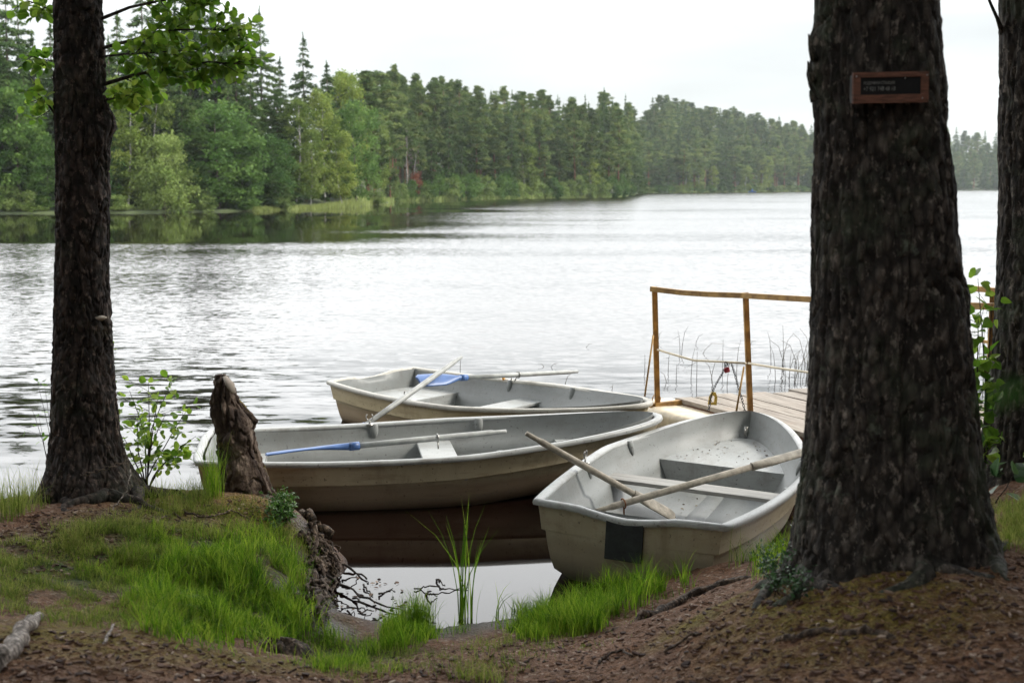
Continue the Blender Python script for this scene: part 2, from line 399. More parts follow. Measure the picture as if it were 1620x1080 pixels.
def ghz(x, y):
    x = np.atleast_1d(np.asarray(x, float)); y = np.atleast_1d(np.asarray(y, float))
    i = np.clip(np.searchsorted(gx, x) - 1, 0, len(gx) - 2); j = np.clip(np.searchsorted(gy, y) - 1, 0, len(gy) - 2)
    u = np.clip((x - gx[i]) / (gx[i + 1] - gx[i]), 0, 1); v = np.clip((y - gy[j]) / (gy[j + 1] - gy[j]), 0, 1)
    return GZ[i, j] * (1 - u) * (1 - v) + GZ[i + 1, j] * u * (1 - v) + GZ[i, j + 1] * (1 - u) * v + GZ[i + 1, j + 1] * u * v
def gz1(x, y): return float(ghz(x, y)[0])
def hits(px, py):
    """where the view rays through (px, py) meet the bank"""
    px = np.asarray(px, float); py = np.asarray(py, float)
    d = np.c_[(px - 810) / F, CP + (540 - py) / F * SP_, -SP_ + (540 - py) / F * CP]
    t = np.full(len(px), 2.5); live = np.ones(len(px), bool)
    for k in range(700):
        q = d[live] * t[live, None]; ok = HC + q[:, 2] > ghz(q[:, 0], q[:, 1])
        idx = np.where(live)[0]; t[idx[ok]] += .016; live[idx[~ok]] = False
        if not live.any(): break
    q = d * t[:, None]; return np.c_[q[:, 0], q[:, 1], ghz(q[:, 0], q[:, 1])]
def hit(px, py): return Vector(hits([px], [py])[0])

# moss, mud and grass cover as surface kinds of the soil
pc = np.stack([fx, fy], 1)
def blob(x, y, r): return np.clip(1.3 - np.hypot(fx - x, fy - y) / r, 0, 1)
def imgb(px, py, r):
    h = hit(px, py); return blob(h.x, h.y, r)
moss = np.max([imgb(90, 1000, .5), imgb(200, 1010, .5), imgb(330, 1030, .35), imgb(420, 1045, .3), imgb(1340, 950, .55), imgb(1250, 950, .35), imgb(1450, 960, .35), imgb(1100, 985, .25), imgb(1150, 950, .2), imgb(350, 800, .5), imgb(400, 830, .5), imgb(1600, 850, .6), imgb(1580, 800, .4)], 0)
grassy = np.max([imgb(120, 900, .6), imgb(300, 880, .8), imgb(400, 950, .6), imgb(440, 880, .4), imgb(550, 1040, .4), imgb(700, 990, .35), imgb(850, 970, .35), imgb(980, 930, .35)], 0)
wet = np.clip((.10 - gz) / .12, 0, 1)
wet = np.maximum(wet, np.max([imgb(500, 850, .22), imgb(505, 900, .25), imgb(500, 950, .25), imgb(510, 990, .2)], 0) * .9)
me = mesh_np('ground', np.c_[fx, fy, gz], np.stack([np.arange(len(gx) * len(gy)).reshape(GX.shape)[a:b or None, c:d or None] for a, b, c, d in ((0, -1, 0, -1), (1, 0, 0, -1), (1, 0, 1, 0), (0, -1, 1, 0))], -1).reshape(-1, 4), True, {'moss': moss, 'grassy': grassy, 'wet': wet})
m = MT('forest_floor')
n1 = m.noise(3.5, 6, .65); n2 = m.noise(28, 5, .7); v1 = m.vor(55); v2 = m.vor(120)
col = m.ramp(n2.outputs[0], [(.3, (.040, .019, .009)), (.72, (.26, .140, .075)), (.5, (.140, .066, .033))])
hs = m.n('ShaderNodeSeparateColor'); m.L(v1.outputs['Color'], hs.inputs[0])
col = m.mix(m.rng(hs.outputs[0], .78, .86, 0, .8), col, (.19, .115, .075)); col = m.mix(m.rng(hs.outputs[1], .93, .97, 0, .9), col, (.33, .25, .19))
col = m.mix(m.rng(n1.outputs[0], .45, .66, 0, .5), col, (.055, .026, .015))
mf = m.math('MULTIPLY', m.attr('moss'), m.rng(m.noise(7, 5, .7).outputs[0], .36, .52, 0, 1))
mcol = m.ramp(m.noise(40, 4, .7).outputs[0], [(.3, (.055, .045, .006)), (.7, (.21, .155, .022))])
col = m.mix(mf, col, mcol)
gf = m.math('MULTIPLY', m.attr('grassy'), m.rng(m.noise(9, 4, .7).outputs[0], .35, .55, .2, 1))
col = m.mix(gf, col, m.ramp(n2.outputs[0], [(.3, (.018, .028, .006)), (.7, (.075, .11, .022))]))
wf = m.attr('wet'); col = m.mix(wf, col, m.ramp(n2.outputs[0], [(.3, (.010, .007, .006)), (.7, (.035, .026, .022))]))
m.bump(m.math('ADD', n2.outputs[0], m.math('MULTIPLY', v1.outputs['Distance'], .6)), .03)
me.materials.append(m.set(col, m.rng(wf, 0, 1, .9, .25), .3))
tag(link('ground', me), 'brown litter covered lake bank with moss and grass', None, None, 'structure')

# ---------------------------------------------------------------- water
m = MT('lake_water')
geo = m.n('ShaderNodeNewGeometry'); pos = geo.outputs['Position']
sx = m.n('ShaderNodeSeparateXYZ'); m.L(pos, sx.inputs[0]); X, Y = sx.outputs[0], sx.outputs[1]
def slopes(scale, st, detail, rough=.5):
    n = m.noise(scale, detail, rough, st, vec=pos); v = m.n('ShaderNodeVectorMath', operation='SUBTRACT'); m.L(n.outputs['Color'], v.inputs[0]); v.inputs[1].default_value = (.5, .5, .5); return v.outputs[0]
def vscale(v, k):
    s_ = m.n('ShaderNodeVectorMath', operation='SCALE'); m.L(v, s_.inputs[0])
    if hasattr(k, 'is_output'): m.L(k, s_.inputs['Scale'])
    else: s_.inputs['Scale'].default_value = k
    return s_.outputs[0]
def vadd(a, b):
    s_ = m.n('ShaderNodeVectorMath', operation='ADD'); m.L(a, s_.inputs[0]); m.L(b, s_.inputs[1]); return s_.outputs[0]
edge = m.math('MULTIPLY', m.math('SUBTRACT', m.noise(.03, 3, .5, (1, 2, 1), vec=pos).outputs[0], .5), 60)
yn = m.math('ADD', Y, m.math('MULTIPLY', edge, .10))
far_calm = m.math('MULTIPLY', m.rng(yn, 61, 64, 0, 1), m.rng(m.math('ADD', m.math('ADD', X, m.math('MULTIPLY', edge, .5)), m.math('MULTIPLY', Y, -.02)), -16, -2, 1, 0))
streak = m.rng(m.noise(.05, 3, .6, (.35, 1.6, 1), vec=pos).outputs[0], .42, .52, .72, 1)
near_calm = m.rng(Y, 10.2, 12.5, .035, 1)
# inside the calm cove and behind the boats the ripples are long and gentle
big = vscale(slopes(1.25, (.45, 2.2, 1), 2), .15)
fine = vscale(slopes(4.2, (.60, 1.5, 1), 3, .6), .46)
mid = vscale(slopes(2.6, (.6, 1.5, 1), 3), .20)
wind = m.rng(Y, 12.5, 22, .08, 1)
sl = vadd(vadd(vscale(big, m.rng(Y, 18, 32, 1, .35)), vscale(mid, m.rng(Y, 12, 22, .35, 1))), vscale(fine, wind))
amp = m.math('MULTIPLY', m.math('MULTIPLY', m.math('SUBTRACT', 1, m.math('MULTIPLY', far_calm, .975)), streak), near_calm)
sl = vscale(sl, amp)
s2 = m.n('ShaderNodeSeparateXYZ'); m.L(sl, s2.inputs[0]); cb = m.n('ShaderNodeCombineXYZ'); m.L(s2.outputs[0], cb.inputs[0])
# added tilt toward the bank makes the far water mirror brighter sky
bank_tilt = m.math('MULTIPLY', m.math('ABSOLUTE', s2.outputs[1]), -1.25); farw = m.rng(Y, 15, 26, 0, 1)
sy_ = m.math('ADD', m.math('MULTIPLY', s2.outputs[1], m.math('SUBTRACT', 1, farw)), m.math('MULTIPLY', m.math('SUBTRACT', bank_tilt, m.math('MULTIPLY', amp, .03)), farw)); m.L(sy_, cb.inputs[1]); cb.inputs[2].default_value = 1
nrm = m.n('ShaderNodeVectorMath', operation='NORMALIZE'); m.L(cb.outputs[0], nrm.inputs[0]); m.L(nrm.outputs[0], m.b.inputs['Normal'])
m.set((.0060, .0026, .0018), .03, .5); m.b.inputs['IOR'].default_value = 1.33; M['water'] = m.m
g = Geo(); xs = np.r_[-2500, -600, -100, -20, 20, 100, 600, 2500]; ys = np.r_[7.0, 14, 40, 120, 400, 1000, 3000]
g.grid(np.stack(np.meshgrid(xs, ys, indexing='ij') + [np.zeros((len(xs), len(ys)))], -1)[..., :3])
me = g.mesh('water', M['water'], False); tag(link('water', me), 'calm pale lake reflecting the overcast sky', None, None, 'structure')

# ---------------------------------------------------------------- far land
SH = np.array([(-2600, 345), (-600, 342), (0, 338), (200, 337), (400, 334), (560, 328), (612, 321), (640, 318), (800, 315.5), (980, 312.5), (1000, 309), (1012, 306), (1100, 305), (1290, 303), (1500, 301), (1700, 300.5), (2200, 301), (4200, 306)], float)
PL = np.array([(-2600, 14), (0, 9), (400, 7), (600, 9), (900, 10), (990, 10), (1030, 25), (1150, 28), (1290, 20), (1500, 22), (1700, 20), (4200, 20)], float)
SPN = np.array([(-2600, 70), (600, 50), (990, 60), (1020, 170), (1290, 180), (4200, 200)], float)
def shoreY(px): return float(G(0, float(np.interp(px, SH[:, 0], SH[:, 1])), 0).y)
def land(px, D):
    t = np.clip((D - shoreY(px) - 3) / np.interp(px, SPN[:, 0], SPN[:, 1]), 0, 1); t = t * t * (3 - 2 * t)
    return .25 + t * np.interp(px, PL[:, 0], PL[:, 1])
XF = 1 / (F * 1.00717)
cols = np.r_[np.arange(-2600, -200, 120), np.arange(-200, 1800, 10), np.arange(1800, 4201, 120)]; rows = np.r_[-1.5, 0, 1, 3, 8, 15, 25, 40, 60, 90, 130, 180, 260, 500, 1000]
A = np.zeros((len(cols), len(rows), 3))
for i, px in enumerate(cols):
    sy = shoreY(px)
    for j, r in enumerate(rows):
        D = sy + r; z = -.6 if r < 0 else (.12 if r == 0 else land(px, D)); A[i, j] = ((px - 810) * XF * D, D, z)
g = Geo(); g.grid(A); m = MT('wood_floor'); n1 = m.noise(.25, 5, .6); me = g.mesh('hills', m.set(m.ramp(n1.outputs[0], [(.35, (.03, .045, .015)), (.65, (.075, .095, .03))]), .9)); 
tag(link('hills', me), 'low wooded land round the far side of the lake', None, None, 'structure')

# ---------------------------------------------------------------- tree meshes
def quads_mesh(name, C, U, V, mat, tone, extra=None):
    """leaf-like diamonds: centre C, half axes U, V"""
    n = len(C); v = np.stack([C - U, C + V * .9 - U * .1, C + U, C - V * .9 - U * .1], 1).reshape(-1, 3)
    f = np.arange(n * 4).reshape(n, 4); t = np.repeat(tone, 4)
    return mesh_np(name, v, f, False, {'tone': t}, [mat])
def unit(v): return v / (np.linalg.norm(v, axis=-1, keepdims=True) + 1e-9)
def rvec(n): return unit(rng.normal(size=(n, 3)))
def conifer(name, h, r, mat, n=5200, z0=.12, leaf=.5, droop=.35, shape=1.0, clumpy=.0, ragged=.25):
    """whorled boughs hanging with needle sprays"""
    C = []; U = []; V = []; T = []
    lv = int(h * 1.5); per = max(4, n // (lv * 8))
    for i in range(lv):
        f = (i + rng.random() * .8) / lv; z = h * (z0 + (1 - z0) * f); rr = r * (1 - f) ** shape * (1 + ragged * rng.normal())
        if z0 > .3: rr = r * math.sin(math.pi * min(1, (.16 + .84 * f)) ** .75) ** .8 * (1 + ragged * rng.normal()) * .9 + .25
        rr = max(rr, .25)
        for b in range(8 if rr > 1 else 5):
            if rng.random() < .12: continue
            a = rng.random() * 6.283; L = rr * rng.uniform(.65, 1.12); k = max(11, int(per * (L / r) * 1.4))
            s = rng.random(k) ** .7; side = rng.normal(size=k) * .16 * L * (1.15 - s)
            x = s * L; zz = z - droop * L * s ** 1.5 + .12 * L * np.maximum(0, s - .7) * 2 - np.abs(rng.normal(size=k)) * .12
            d = np.array([math.cos(a), math.sin(a), 0]); pdir = np.array([-d[1], d[0], 0])
            c = x[:, None] * d + side[:, None] * pdir + np.c_[0 * x, 0 * x, zz]
            if clumpy: c += rng.normal(size=(k, 3)) * clumpy
            u = unit(d + rng.normal(size=(k, 3)) * .45 + np.array([0, 0, -.25]))
            sz = leaf * rng.uniform(.6, 1.2, k)[:, None] * (.55 + .45 * (1 - f))
            C.append(c); U.append(u * sz * .6); V.append(unit(np.cross(u, rvec(k))) * sz * .22); T.append(np.full(k, .25 + .5 * rng.random()) + .2 * rng.random(k))
    tz = np.linspace(h * .93, h * 1.01, 22); C.append(np.c_[0 * tz, 0 * tz, tz] + rng.normal(size=(22, 3)) * .05); U.append(np.c_[0 * tz, 0 * tz, np.full(22, .22)]); V.append(rvec(22) * .12); T.append(np.full(22, .5))
    return quads_mesh(name, np.concatenate(C), np.concatenate(U), np.concatenate(V), mat, np.concatenate(T))
def clump_tree(name, h, r, mat, nclump=60, per=110, leaf=.22, z0=.2, csize=.22, hang=0., spread=1.0, top=1.0):
    C = []; U = []; V = []; T = []
    for i in range(nclump):
        f = rng.random(); z = h * (z0 + (1 - z0) * f); env = r * (math.sin(math.pi * min(1, .14 + .80 * f ** top)) ** .6)
        a = rng.random() * 6.283; q = env * math.sqrt(rng.uniform(.15, 1)) * spread; c0 = np.array([q * math.cos(a), q * math.sin(a), z])
        cs = r * csize * rng.uniform(.6, 1.4); k = int(per * rng.uniform(.6, 1.3))
        dd = rvec(k) * (rng.random(k) ** .4)[:, None] * np.array([cs * 1.25, cs * 1.25, cs * .75])
        c = c0 + dd
        if hang: c[:, 2] -= hang * rng.random(k) * cs * 2
        u = rvec(k); u[:, 2] = u[:, 2] * .5 - hang; u = unit(u); sz = leaf * rng.uniform(.6, 1.3, k)[:, None]
        C.append(c); U.append(u * sz * .6); V.append(unit(np.cross(u, rvec(k))) * sz * .42); T.append(np.clip(rng.uniform(.1, .75) + .25 * rng.random(k), 0, 1))
    return quads_mesh(name, np.concatenate(C), np.concatenate(U), np.concatenate(V), mat, np.concatenate(T))
def pine_crown(name, h, r, mat, z0):
    C = []; U = []; V = []; T = []; nc = 110; ph = rng.random(4) * 6.28
    for i in range(nc):
        f = rng.random() ** .85; z = h * (z0 + (1 - z0) * f) + rng.normal() * .3; a = rng.random() * 6.28
        env = r * (1 - max(0, (f - .30) / .70) ** 1.6 * .90) * (.55 + .45 * min(1, f / .25)) * (1 + .28 * math.sin(a + ph[0] + 5 * f) + .2 * math.sin(2 * a + ph[1] - 9 * f) + .15 * math.sin(17 * f + ph[2]))
        q = env * rng.uniform(.2, 1.0) ** .7; c0 = np.array([q * math.cos(a), q * math.sin(a), z + .10 * q]); cs = rng.uniform(.5, 1.15) * (1.15 - .5 * f); k = int(90 * rng.uniform(.6, 1.4))
        c = c0 + rvec(k) * (rng.random(k) ** .5)[:, None] * np.array([cs * 1.2, cs * 1.2, cs * .62])
        u = rvec(k); u[:, 2] = u[:, 2] * .5 + .2; u = unit(u); sz = .40 * rng.uniform(.6, 1.3, k)[:, None]
        C.append(c); U.append(u * sz * .6); V.append(unit(np.cross(u, rvec(k))) * sz * .25); T.append(np.clip(rng.uniform(.05, .85) + .2 * rng.random(k), 0, 1))
    return quads_mesh(name, np.concatenate(C), np.concatenate(U), np.concatenate(V), mat, np.concatenate(T))
def trunk_mesh(name, h, r0, r1, mat, bend=.3, limbs=0, lz=.4, ll=2, seed=0):
    rr = np.random.default_rng(seed); g = Geo(); n = 9; z = np.linspace(-.8, h, n)
    b = np.cumsum(rr.normal(size=(n, 2)) * bend / n, 0)
    pts = np.c_[b, z]; g.tube(pts, np.linspace(r0, r1, n), 7)
    for i in range(limbs):
        f = lz + (1 - lz) * rr.random(); zi = h * f; j = int(f * (n - 1)); a = rr.random() * 6.283; L = ll * (1.2 - f) * rr.uniform(.6, 1.2)
        p0 = np.array([*b[j], zi]); d = np.array([math.cos(a), math.sin(a), .45])
        g.tube([p0, p0 + d * L * .5, p0 + d * L + np.array([0, 0, .1])], [r0 * .28 * (1.1 - f), r0 * .18, .01], 5)
    return g.mesh(name, mat)

PROTO = {}
def proto(kind, crown, trunk):
    PROTO.setdefault(kind, []).append((crown, trunk))
for i in range(3):
    h = 20; proto('spruce', conifer('crown', h, (3.6, 3.2, 4.0)[i], M['spruce'], 13000, .06, .66, .36, .66, .08, .16), trunk_mesh('trunk', h * .96, .22, .03, M['bark_far'], .2, 4, .2, 2, i))
for i in range(6):
    h = 20; proto('pine', pine_crown('crown', h, (2.7, 3.1, 2.5, 2.9, 3.2, 2.4)[i], M['pine'], (.34, .22, .46, .28, .38, .16)[i]), trunk_mesh('trunk', h * .95, .23, .05, M['bark_pine'], .5, 9, .25, 3, 10 + i))
for i in range(3):
    h = 10; proto('alder', clump_tree('crown', h, (3.6, 3.1, 4.0)[i], M['alder'], 95, 105, .27, .10, .24, .15), trunk_mesh('trunk', h * .8, .16, .05, M['bark_far'], .8, 7, .3, 3, 20 + i))
for i in range(3):
    h = 12; proto('birch', clump_tree('crown', h, (2.3, 2.0, 2.6)[i], M['birch'], 100, 75, .23, .16, .24, .5, .9), trunk_mesh('trunk', h * .92, .14, .03, M['bark_birch'], 1.2, 6, .3, 2, 30 + i))
proto('willow', clump_tree('crown', 8, 3.6, M['willow'], 110, 100, .24, .02, .24, .6, .95, .8), trunk_mesh('trunk', 6, .2, .05, M['bark_far'], .8, 5, .2, 3, 41))
for i in range(2):
    proto('shrub', clump_tree('foliage', 3, 1.9, (M['alder'], M['willow'])[i], 34, 75, .26, .02, .34, .1), trunk_mesh('stem', 2.4, .06, .02, M['bark_far'], .5, 4, .2, 1.2, 50 + i))
proto('russet', clump_tree('crown', 3.4, 1.5, M['russet'], 26, 60, .22, .25, .28, .1), trunk_mesh('trunk', 2.8, .06, .02, M['bark_far'], .5, 4, .3, 1, 61))
proto('bare', clump_tree('crown', 13, 1.3, M['deadtwig'], 14, 40, .20, .5, .3, .2), trunk_mesh('trunk', 13, .14, .03, M['bark_birch'], .9, 10, .3, 1.6, 62))
NOM = {'spruce': ('spruce_tree', 'tree', 20, 3.3), 'pine': ('pine_tree', 'tree', 20, 2.8), 'alder': ('alder_tree', 'tree', 10, 3.6), 'birch': ('birch_tree', 'tree', 12, 2.3), 'willow': ('willow_tree', 'tree', 8, 3.6),
       'shrub': ('shrub', 'shrub', 3, 1.9), 'russet': ('dead_leaved_tree', 'tree', 3.4, 1.5), 'bare': ('bare_birch_tree', 'tree', 13, 1.3)}
ROOTS = {}
def place_tree(kind, px, D, h, label, group=None, wid=None, rz=None, parts=True, x=None, z=None, lean=None):
    var = random.randrange(len(PROTO[kind])); name, cat, h0, r0 = NOM[kind]
    key = (kind, var)
    if x is None: x = (px - 810) * XF * D
    if z is None: z = float(land(px, D)) - .1
    sc = h / h0; sw = sc if wid is None else wid / (2 * r0)
    if key not in ROOTS:
        r = empty(name); c, t = PROTO[kind][var]
        link('foliage' if kind == 'shrub' else 'crown', c, r); link('stem' if kind == 'shrub' else 'trunk', t, r); ROOTS[key] = r
    else:
        r = copy_tree(ROOTS[key])
        for k in ('group',):
            if k in r: del r[k]
    r.location = (x, D, z); r.rotation_euler = (lean[0] if lean else 0, lean[1] if lean else 0, random.random() * 6.28 if rz is None else rz); r.scale = (sw, sw, sc)
    tag(r, label, cat, group); return r
def topz(py, D): return HC + ((540 - py) / F * CP - SP_) / (CP + (540 - py) / F * SP_) * D
def tree_to(kind, px, toppy, dD, label, group=None, widpx=None, **k):
    D = shoreY(px) + dD; h = topz(toppy, D) - float(land(px, D)) + .1
    return place_tree(kind, px, D, h, label, group, None if widpx is None else widpx * XF * D, **k)
# left shore, hand placed
tree_to('alder', 30, 135, 3, 'green broadleaf tree at far left, left of the dark trunk', None, 110)
tree_to('alder', -40, 150, 2, 'green broadleaf tree cut by the left picture edge', None, 110)
tree_to('alder', 75, 215, 2, 'low green broadleaf tree at the waterline just left of the dark trunk', None, 70)
tree_to('alder', 140, 190, 2.5, 'green broadleaf tree hidden mostly by the dark near trunk', None, 100)
tree_to('birch', 200, 118, 4, 'yellow green birch with straight pale trunk right of the near trunk', None, 75)
tree_to('birch', 238, 128, 5, 'yellow green birch with leaning trunk behind the round willow', None, 70, lean=(0, R_(4)))
tree_to('willow', 258, 214, 1.5, 'round pale green willow drooping to the waterline', None, 108)
tree_to('alder', 345, 162, 3, 'large rounded mid green alder on the left shore', None, 135)
tree_to('alder', 385, 215, 1.5, 'smaller green alder at the waterline right of the large rounded one', None, 80)
tree_to('alder', 430, 212, 2.5, 'low bright green alder between the large alder and the birches', None, 66)
tree_to('birch', 468, 152, 4, 'leftmost of the yellow green birches above the reed spit', None, 72)
tree_to('birch', 512, 142, 5, 'middle yellow green birch above the reed spit', None, 62)
tree_to('alder', 562, 160, 4, 'tall green broadleaf tree at the right end of the birches', None, 82)
tree_to('birch', 552, 108, 16, 'pale loose birch top behind the tall broadleaf tree', None, 62)
tree_to('birch', 492, 200, 2, 'small birch at the waterline between two taller birches', None, 50)
tree_to('birch', 541, 205, 2, 'small drooping birch at the waterline by the broadleaf tree', None, 50)
for px, ty, dD in ((20, -40, 12), (-60, -60, 12), (60, 55, 14), (110, 25, 10), (150, -30, 16), (195, 20, 12), (232, -25, 15), (268, 60, 10), (305, -60, 14), (345, -35, 12), (378, 20, 9), (40, 0, 22), (90, 40, 22), (215, 60, 9), (325, 20, 16), (250, 10, 24), (285, 5, 22), (180, 60, 7), (130, 70, 6), (5, 60, 7), (360, 60, 15)):
    tree_to('spruce', px, ty, dD, 'tall dark spruce in the wood on the left shore', 'dark spruces on the left shore', 118)
tree_to('spruce', 416, 14, 12, 'pointed dark spruce with its tip alone against the sky, left of the notch', None, 95)
tree_to('spruce', 484, 55, 11, 'second pointed spruce standing alone against the sky', None, 80)
tree_to('spruce', 447, 92, 9, 'dark spruce filling the dip between the two pointed spruces', None, 80)
tree_to('spruce', 520, 98, 12, 'dark spruce to the right of the second pointed spruce', None, 80)
for px, ty, dD in ((5, 20, 8), (45, 100, 8), (250, 120, 8), (290, 100, 7), (325, 110, 8), (365, 130, 6), (400, 130, 6), (440, 150, 7), (580, 115, 14), (600, 118, 24), (540, 118, 22)):
    tree_to('spruce' if px < 500 else 'pine', px, ty, dD, 'dark conifer in the second row of the left shore', 'conifers behind the broadleaf trees on the left shore', 85)
# middle shore: pines
sky_y = np.array([(590, 112), (650, 118), (700, 130), (760, 140), (800, 145), (850, 150), (900, 163), (930, 160), (955, 150), (1000, 165), (1035, 152), (1060, 152), (1100, 165), (1150, 167), (1200, 180), (1240, 186), (1290, 197), (1490, 201), (1530, 205), (1600, 208), (1700, 212)], float)
G1 = 'trees of the wood along the middle far shore'
random.seed(3)
for row, dD in enumerate((4, 8, 13, 19, 27, 36)):
    px = 592 + row * 5
    while px < 1000:
        D = shoreY(px) + dD; sk = float(np.interp(px, sky_y[:, 0], sky_y[:, 1])); ty = sk + (50, 32, 18, 9, 3, 2)[row] + (random.uniform(-26, 34) if row < 4 else random.uniform(-5, 14))
        k = 'pine' if random.random() < .72 else 'spruce'
        if row < 3 and random.random() < .10: k = 'birch'; ty += 30
        tree_to(k, px, ty, dD, 'tall green tree in the wood on the middle far shore', G1, random.uniform(31, 47))
        px += random.uniform(18, 29)
for px in (925, 952, 968, 988): tree_to('spruce', px, 140 + (px % 3) * 9, 30, 'thin topped spruce rising over the right end of the middle wood', 'thin topped spruces over the middle wood', 24)
tree_to('bare', 645, 205, 2, 'slim bare white birch trunk at the edge of the pines', None, 20)
tree_to('bare', 652, 232, 2.5, 'shorter leaning white birch trunk beside the russet sapling', None, 16, lean=(0, R_(7)))
tree_to('russet', 657, 276, 1.5, 'small russet leaved dead tree at the foot of the pines', None, 22)
tree_to('birch', 936, 242, 2, 'small yellow green birch at the middle shore', None, 30)
tree_to('birch', 988, 255, 1.5, 'yellowish birch at the tip of the middle wood', None, 26)
for i, px in enumerate(np.arange(618, 1000, 15)):
    tree_to('shrub', float(px) + random.uniform(-5, 5), random.uniform(276, 293), 1.2, 'low green shrub at the waterline of the middle wood', 'shrubs along the middle shore', random.uniform(22, 34))
for i, px in enumerate((8, 52, 180, 300, 320, 385, 440, 590)):
    tree_to('shrub', float(px), 296 + (i % 3) * 7, 1.0, 'low green shrub on the left shore', 'shrubs along the left shore', 46)
# right hill
G2 = 'conifers on the hill across the lake'
for row, dD in enumerate((5, 20, 38, 58, 80, 105, 135, 165)):
    px = 1003 + row * 4
    while px < 1300:
        sk = float(np.interp(px, sky_y[:, 0], sky_y[:, 1])); D = shoreY(px) + dD
        h = random.uniform(17, 24)
        if row == 7: h = max(9, topz(sk + random.uniform(-2, 9), D) - float(land(px, D)))
        elif row == 6: h = min(h, topz(sk + 3, D) - float(land(px, D)))
        if h > 4:
            place_tree('pine' if random.random() < .62 else 'spruce', px, D, h, 'conifer on the hazy wooded hill across the lake', G2, random.uniform(7.5, 11))
        px += random.uniform(14, 23) * (1 if row < 4 else .72)
for px in (1085, 1128, 1180, 1206, 1215, 1105): tree_to('birch', px, 262 - (px % 4) * 5, 2, 'pale green birch at the foot of the hill across the lake', 'birches at the foot of the far hill', 22)
for i in range(18): tree_to('shrub', 1010 + i * 16, 294, 1, 'low shrub at the foot of the far hill', 'shrubs at the foot of the far hill', 20)
# right end seen between the two near trunks
G3 = 'conifers on the farthest shore between the two right trunks'
for row, dD in enumerate((5, 30, 60, 95, 140, 190)):
    px = 1480 + row * 3
    while px < 1625:
        sk = float(np.interp(px, sky_y[:, 0], sky_y[:, 1])); D = shoreY(px) + dD; h = random.uniform(18, 26)
        if row == 5: h = max(9, topz(sk + random.uniform(-3, 5), D) - float(land(px, D)))
        place_tree('pine' if random.random() < .55 else 'spruce', px, D, h, 'conifer on the farthest hazy shore between the two right trunks', G3, random.uniform(8, 11))
        px += random.uniform(12, 19)
# remaining wood, one mass: where trunks hide it and past the picture edges
def wood_mass():
    def arr(me):
        v = np.empty(len(me.vertices) * 3); me.vertices.foreach_get('co', v); return v.reshape(-1, 4, 3)
    src = [arr(PROTO['pine'][i][0]) for i in range(3)] + [arr(PROTO['spruce'][i][0]) for i in range(2)]
    src = [s_[::5] for s_ in src]; VV = []; r = random.Random(5)
    spans = [(1302, 1478, 12, 14), (1632, 2500, 40, 18), (-1500, -70, 45, 5)]
    for a, b, st, rowgap in spans:
        for row in range(6):
            px = a + r.random() * st
            while px < b:
                D = shoreY(px) + 6 + row * rowgap; z = float(land(px, D)); h = r.uniform(17, 24) / 20; an = r.random() * 6.28
                s_ = src[r.randrange(5)]; c, sn = math.cos(an), math.sin(an); ce = s_.mean(1, keepdims=True); q = ce + (s_ - ce) * 2.1
                VV.append((np.stack([q[..., 0] * c - q[..., 1] * sn, q[..., 0] * sn + q[..., 1] * c, q[..., 2]], -1) * np.array([h * 1.1, h * 1.1, h]) + np.array([(px - 810) * XF * D, D, z])).reshape(-1, 3))
                px += st * r.uniform(.7, 1.3)
    v = np.concatenate(VV); f = np.arange(len(v)).reshape(-1, 4)
    return mesh_np('far_wood', v, f, False, {'tone': rng.random(len(v) // 4).repeat(4)}, [M['pine']])
tag(link('far_wood', wood_mass()), 'dense conifer wood carrying on round the lake', 'wood', None, 'stuff')

# shore reeds and small blue boat far away
def blades(name, base, h, wid, lean, mat, tone=None, seg=4, curve=1.0, wind=None):
    """base (n,3), h (n), lean (n) radians"""
    n = len(base); a = rng.random(n) * 6.283
    d = np.c_[np.cos(a), np.sin(a), 0 * a]
    if wind is not None: d = unit(d + np.asarray(wind))
    fa = rng.random(n) * 6.283; s = np.c_[np.cos(fa), np.sin(fa), 0 * fa]
    V = []
    for i in range(seg + 1):
        t = i / seg; th = lean * (t ** curve)
        c = base + d * (h * t * np.sin(th))[:, None] + np.array([0, 0, 1.]) * (h * t * np.cos(th * .8))[:, None]
        ww = wid * (1 - t ** 1.6) * .5 + 1e-4
        V += [c - s * ww[:, None], c + s * ww[:, None]]
    V = np.stack(V, 1); k = 2 * (seg + 1); idx = np.arange(n)[:, None] * k
    Fs = [np.concatenate([idx + 2 * i, idx + 2 * i + 1, idx + 2 * i + 3, idx + 2 * i + 2], 1) for i in range(seg)]
    if tone is None: tone = rng.random(n)
    return mesh_np(name, V.reshape(-1, 3), np.concatenate(Fs), True, {'tone': np.repeat(tone, k)}, [mat])
B_ = []
for px in np.linspace(400, 612, 260):
    sy = shoreY(px); wspan = 1.5 + 9 * math.exp(-((px - 575) / 45) ** 2)
    for k in range(16):
        D = sy - .8 + rng.random() * wspan * 1.6 - 2.5 * math.exp(-((px - 560) / 40) ** 2); B_.append(((px + rng.normal() - 810) * XF * D, D, -.02 if D < sy + .5 else float(land(px, D)) - .1))
B_ = np.array(B_); tag(link('reed_bed', blades('reed_bed', B_, rng.uniform(.5, 1.1, len(B_)) * (.42 + .75 * np.exp(-((B_[:, 0] / B_[:, 1] / XF + 810 - 570) / 45) ** 2)) * (.75 + .5 * rng.random(len(B_))), np.full(len(B_), .10), rng.uniform(.05, .5, len(B_)), M['shorereed'], seg=2)), 'yellow green reed spit in front of the birches on the left shore', 'reeds', None, 'stuff')
B_ = []
for px in np.linspace(614, 1290, 1300):
    if 1002 < px < 1060: continue
    sy = shoreY(px)
    for k in range(4):
        D = sy - .8 + rng.random() * 2.2; B_.append(((px + rng.normal() - 810) * XF * D, D, -.02))
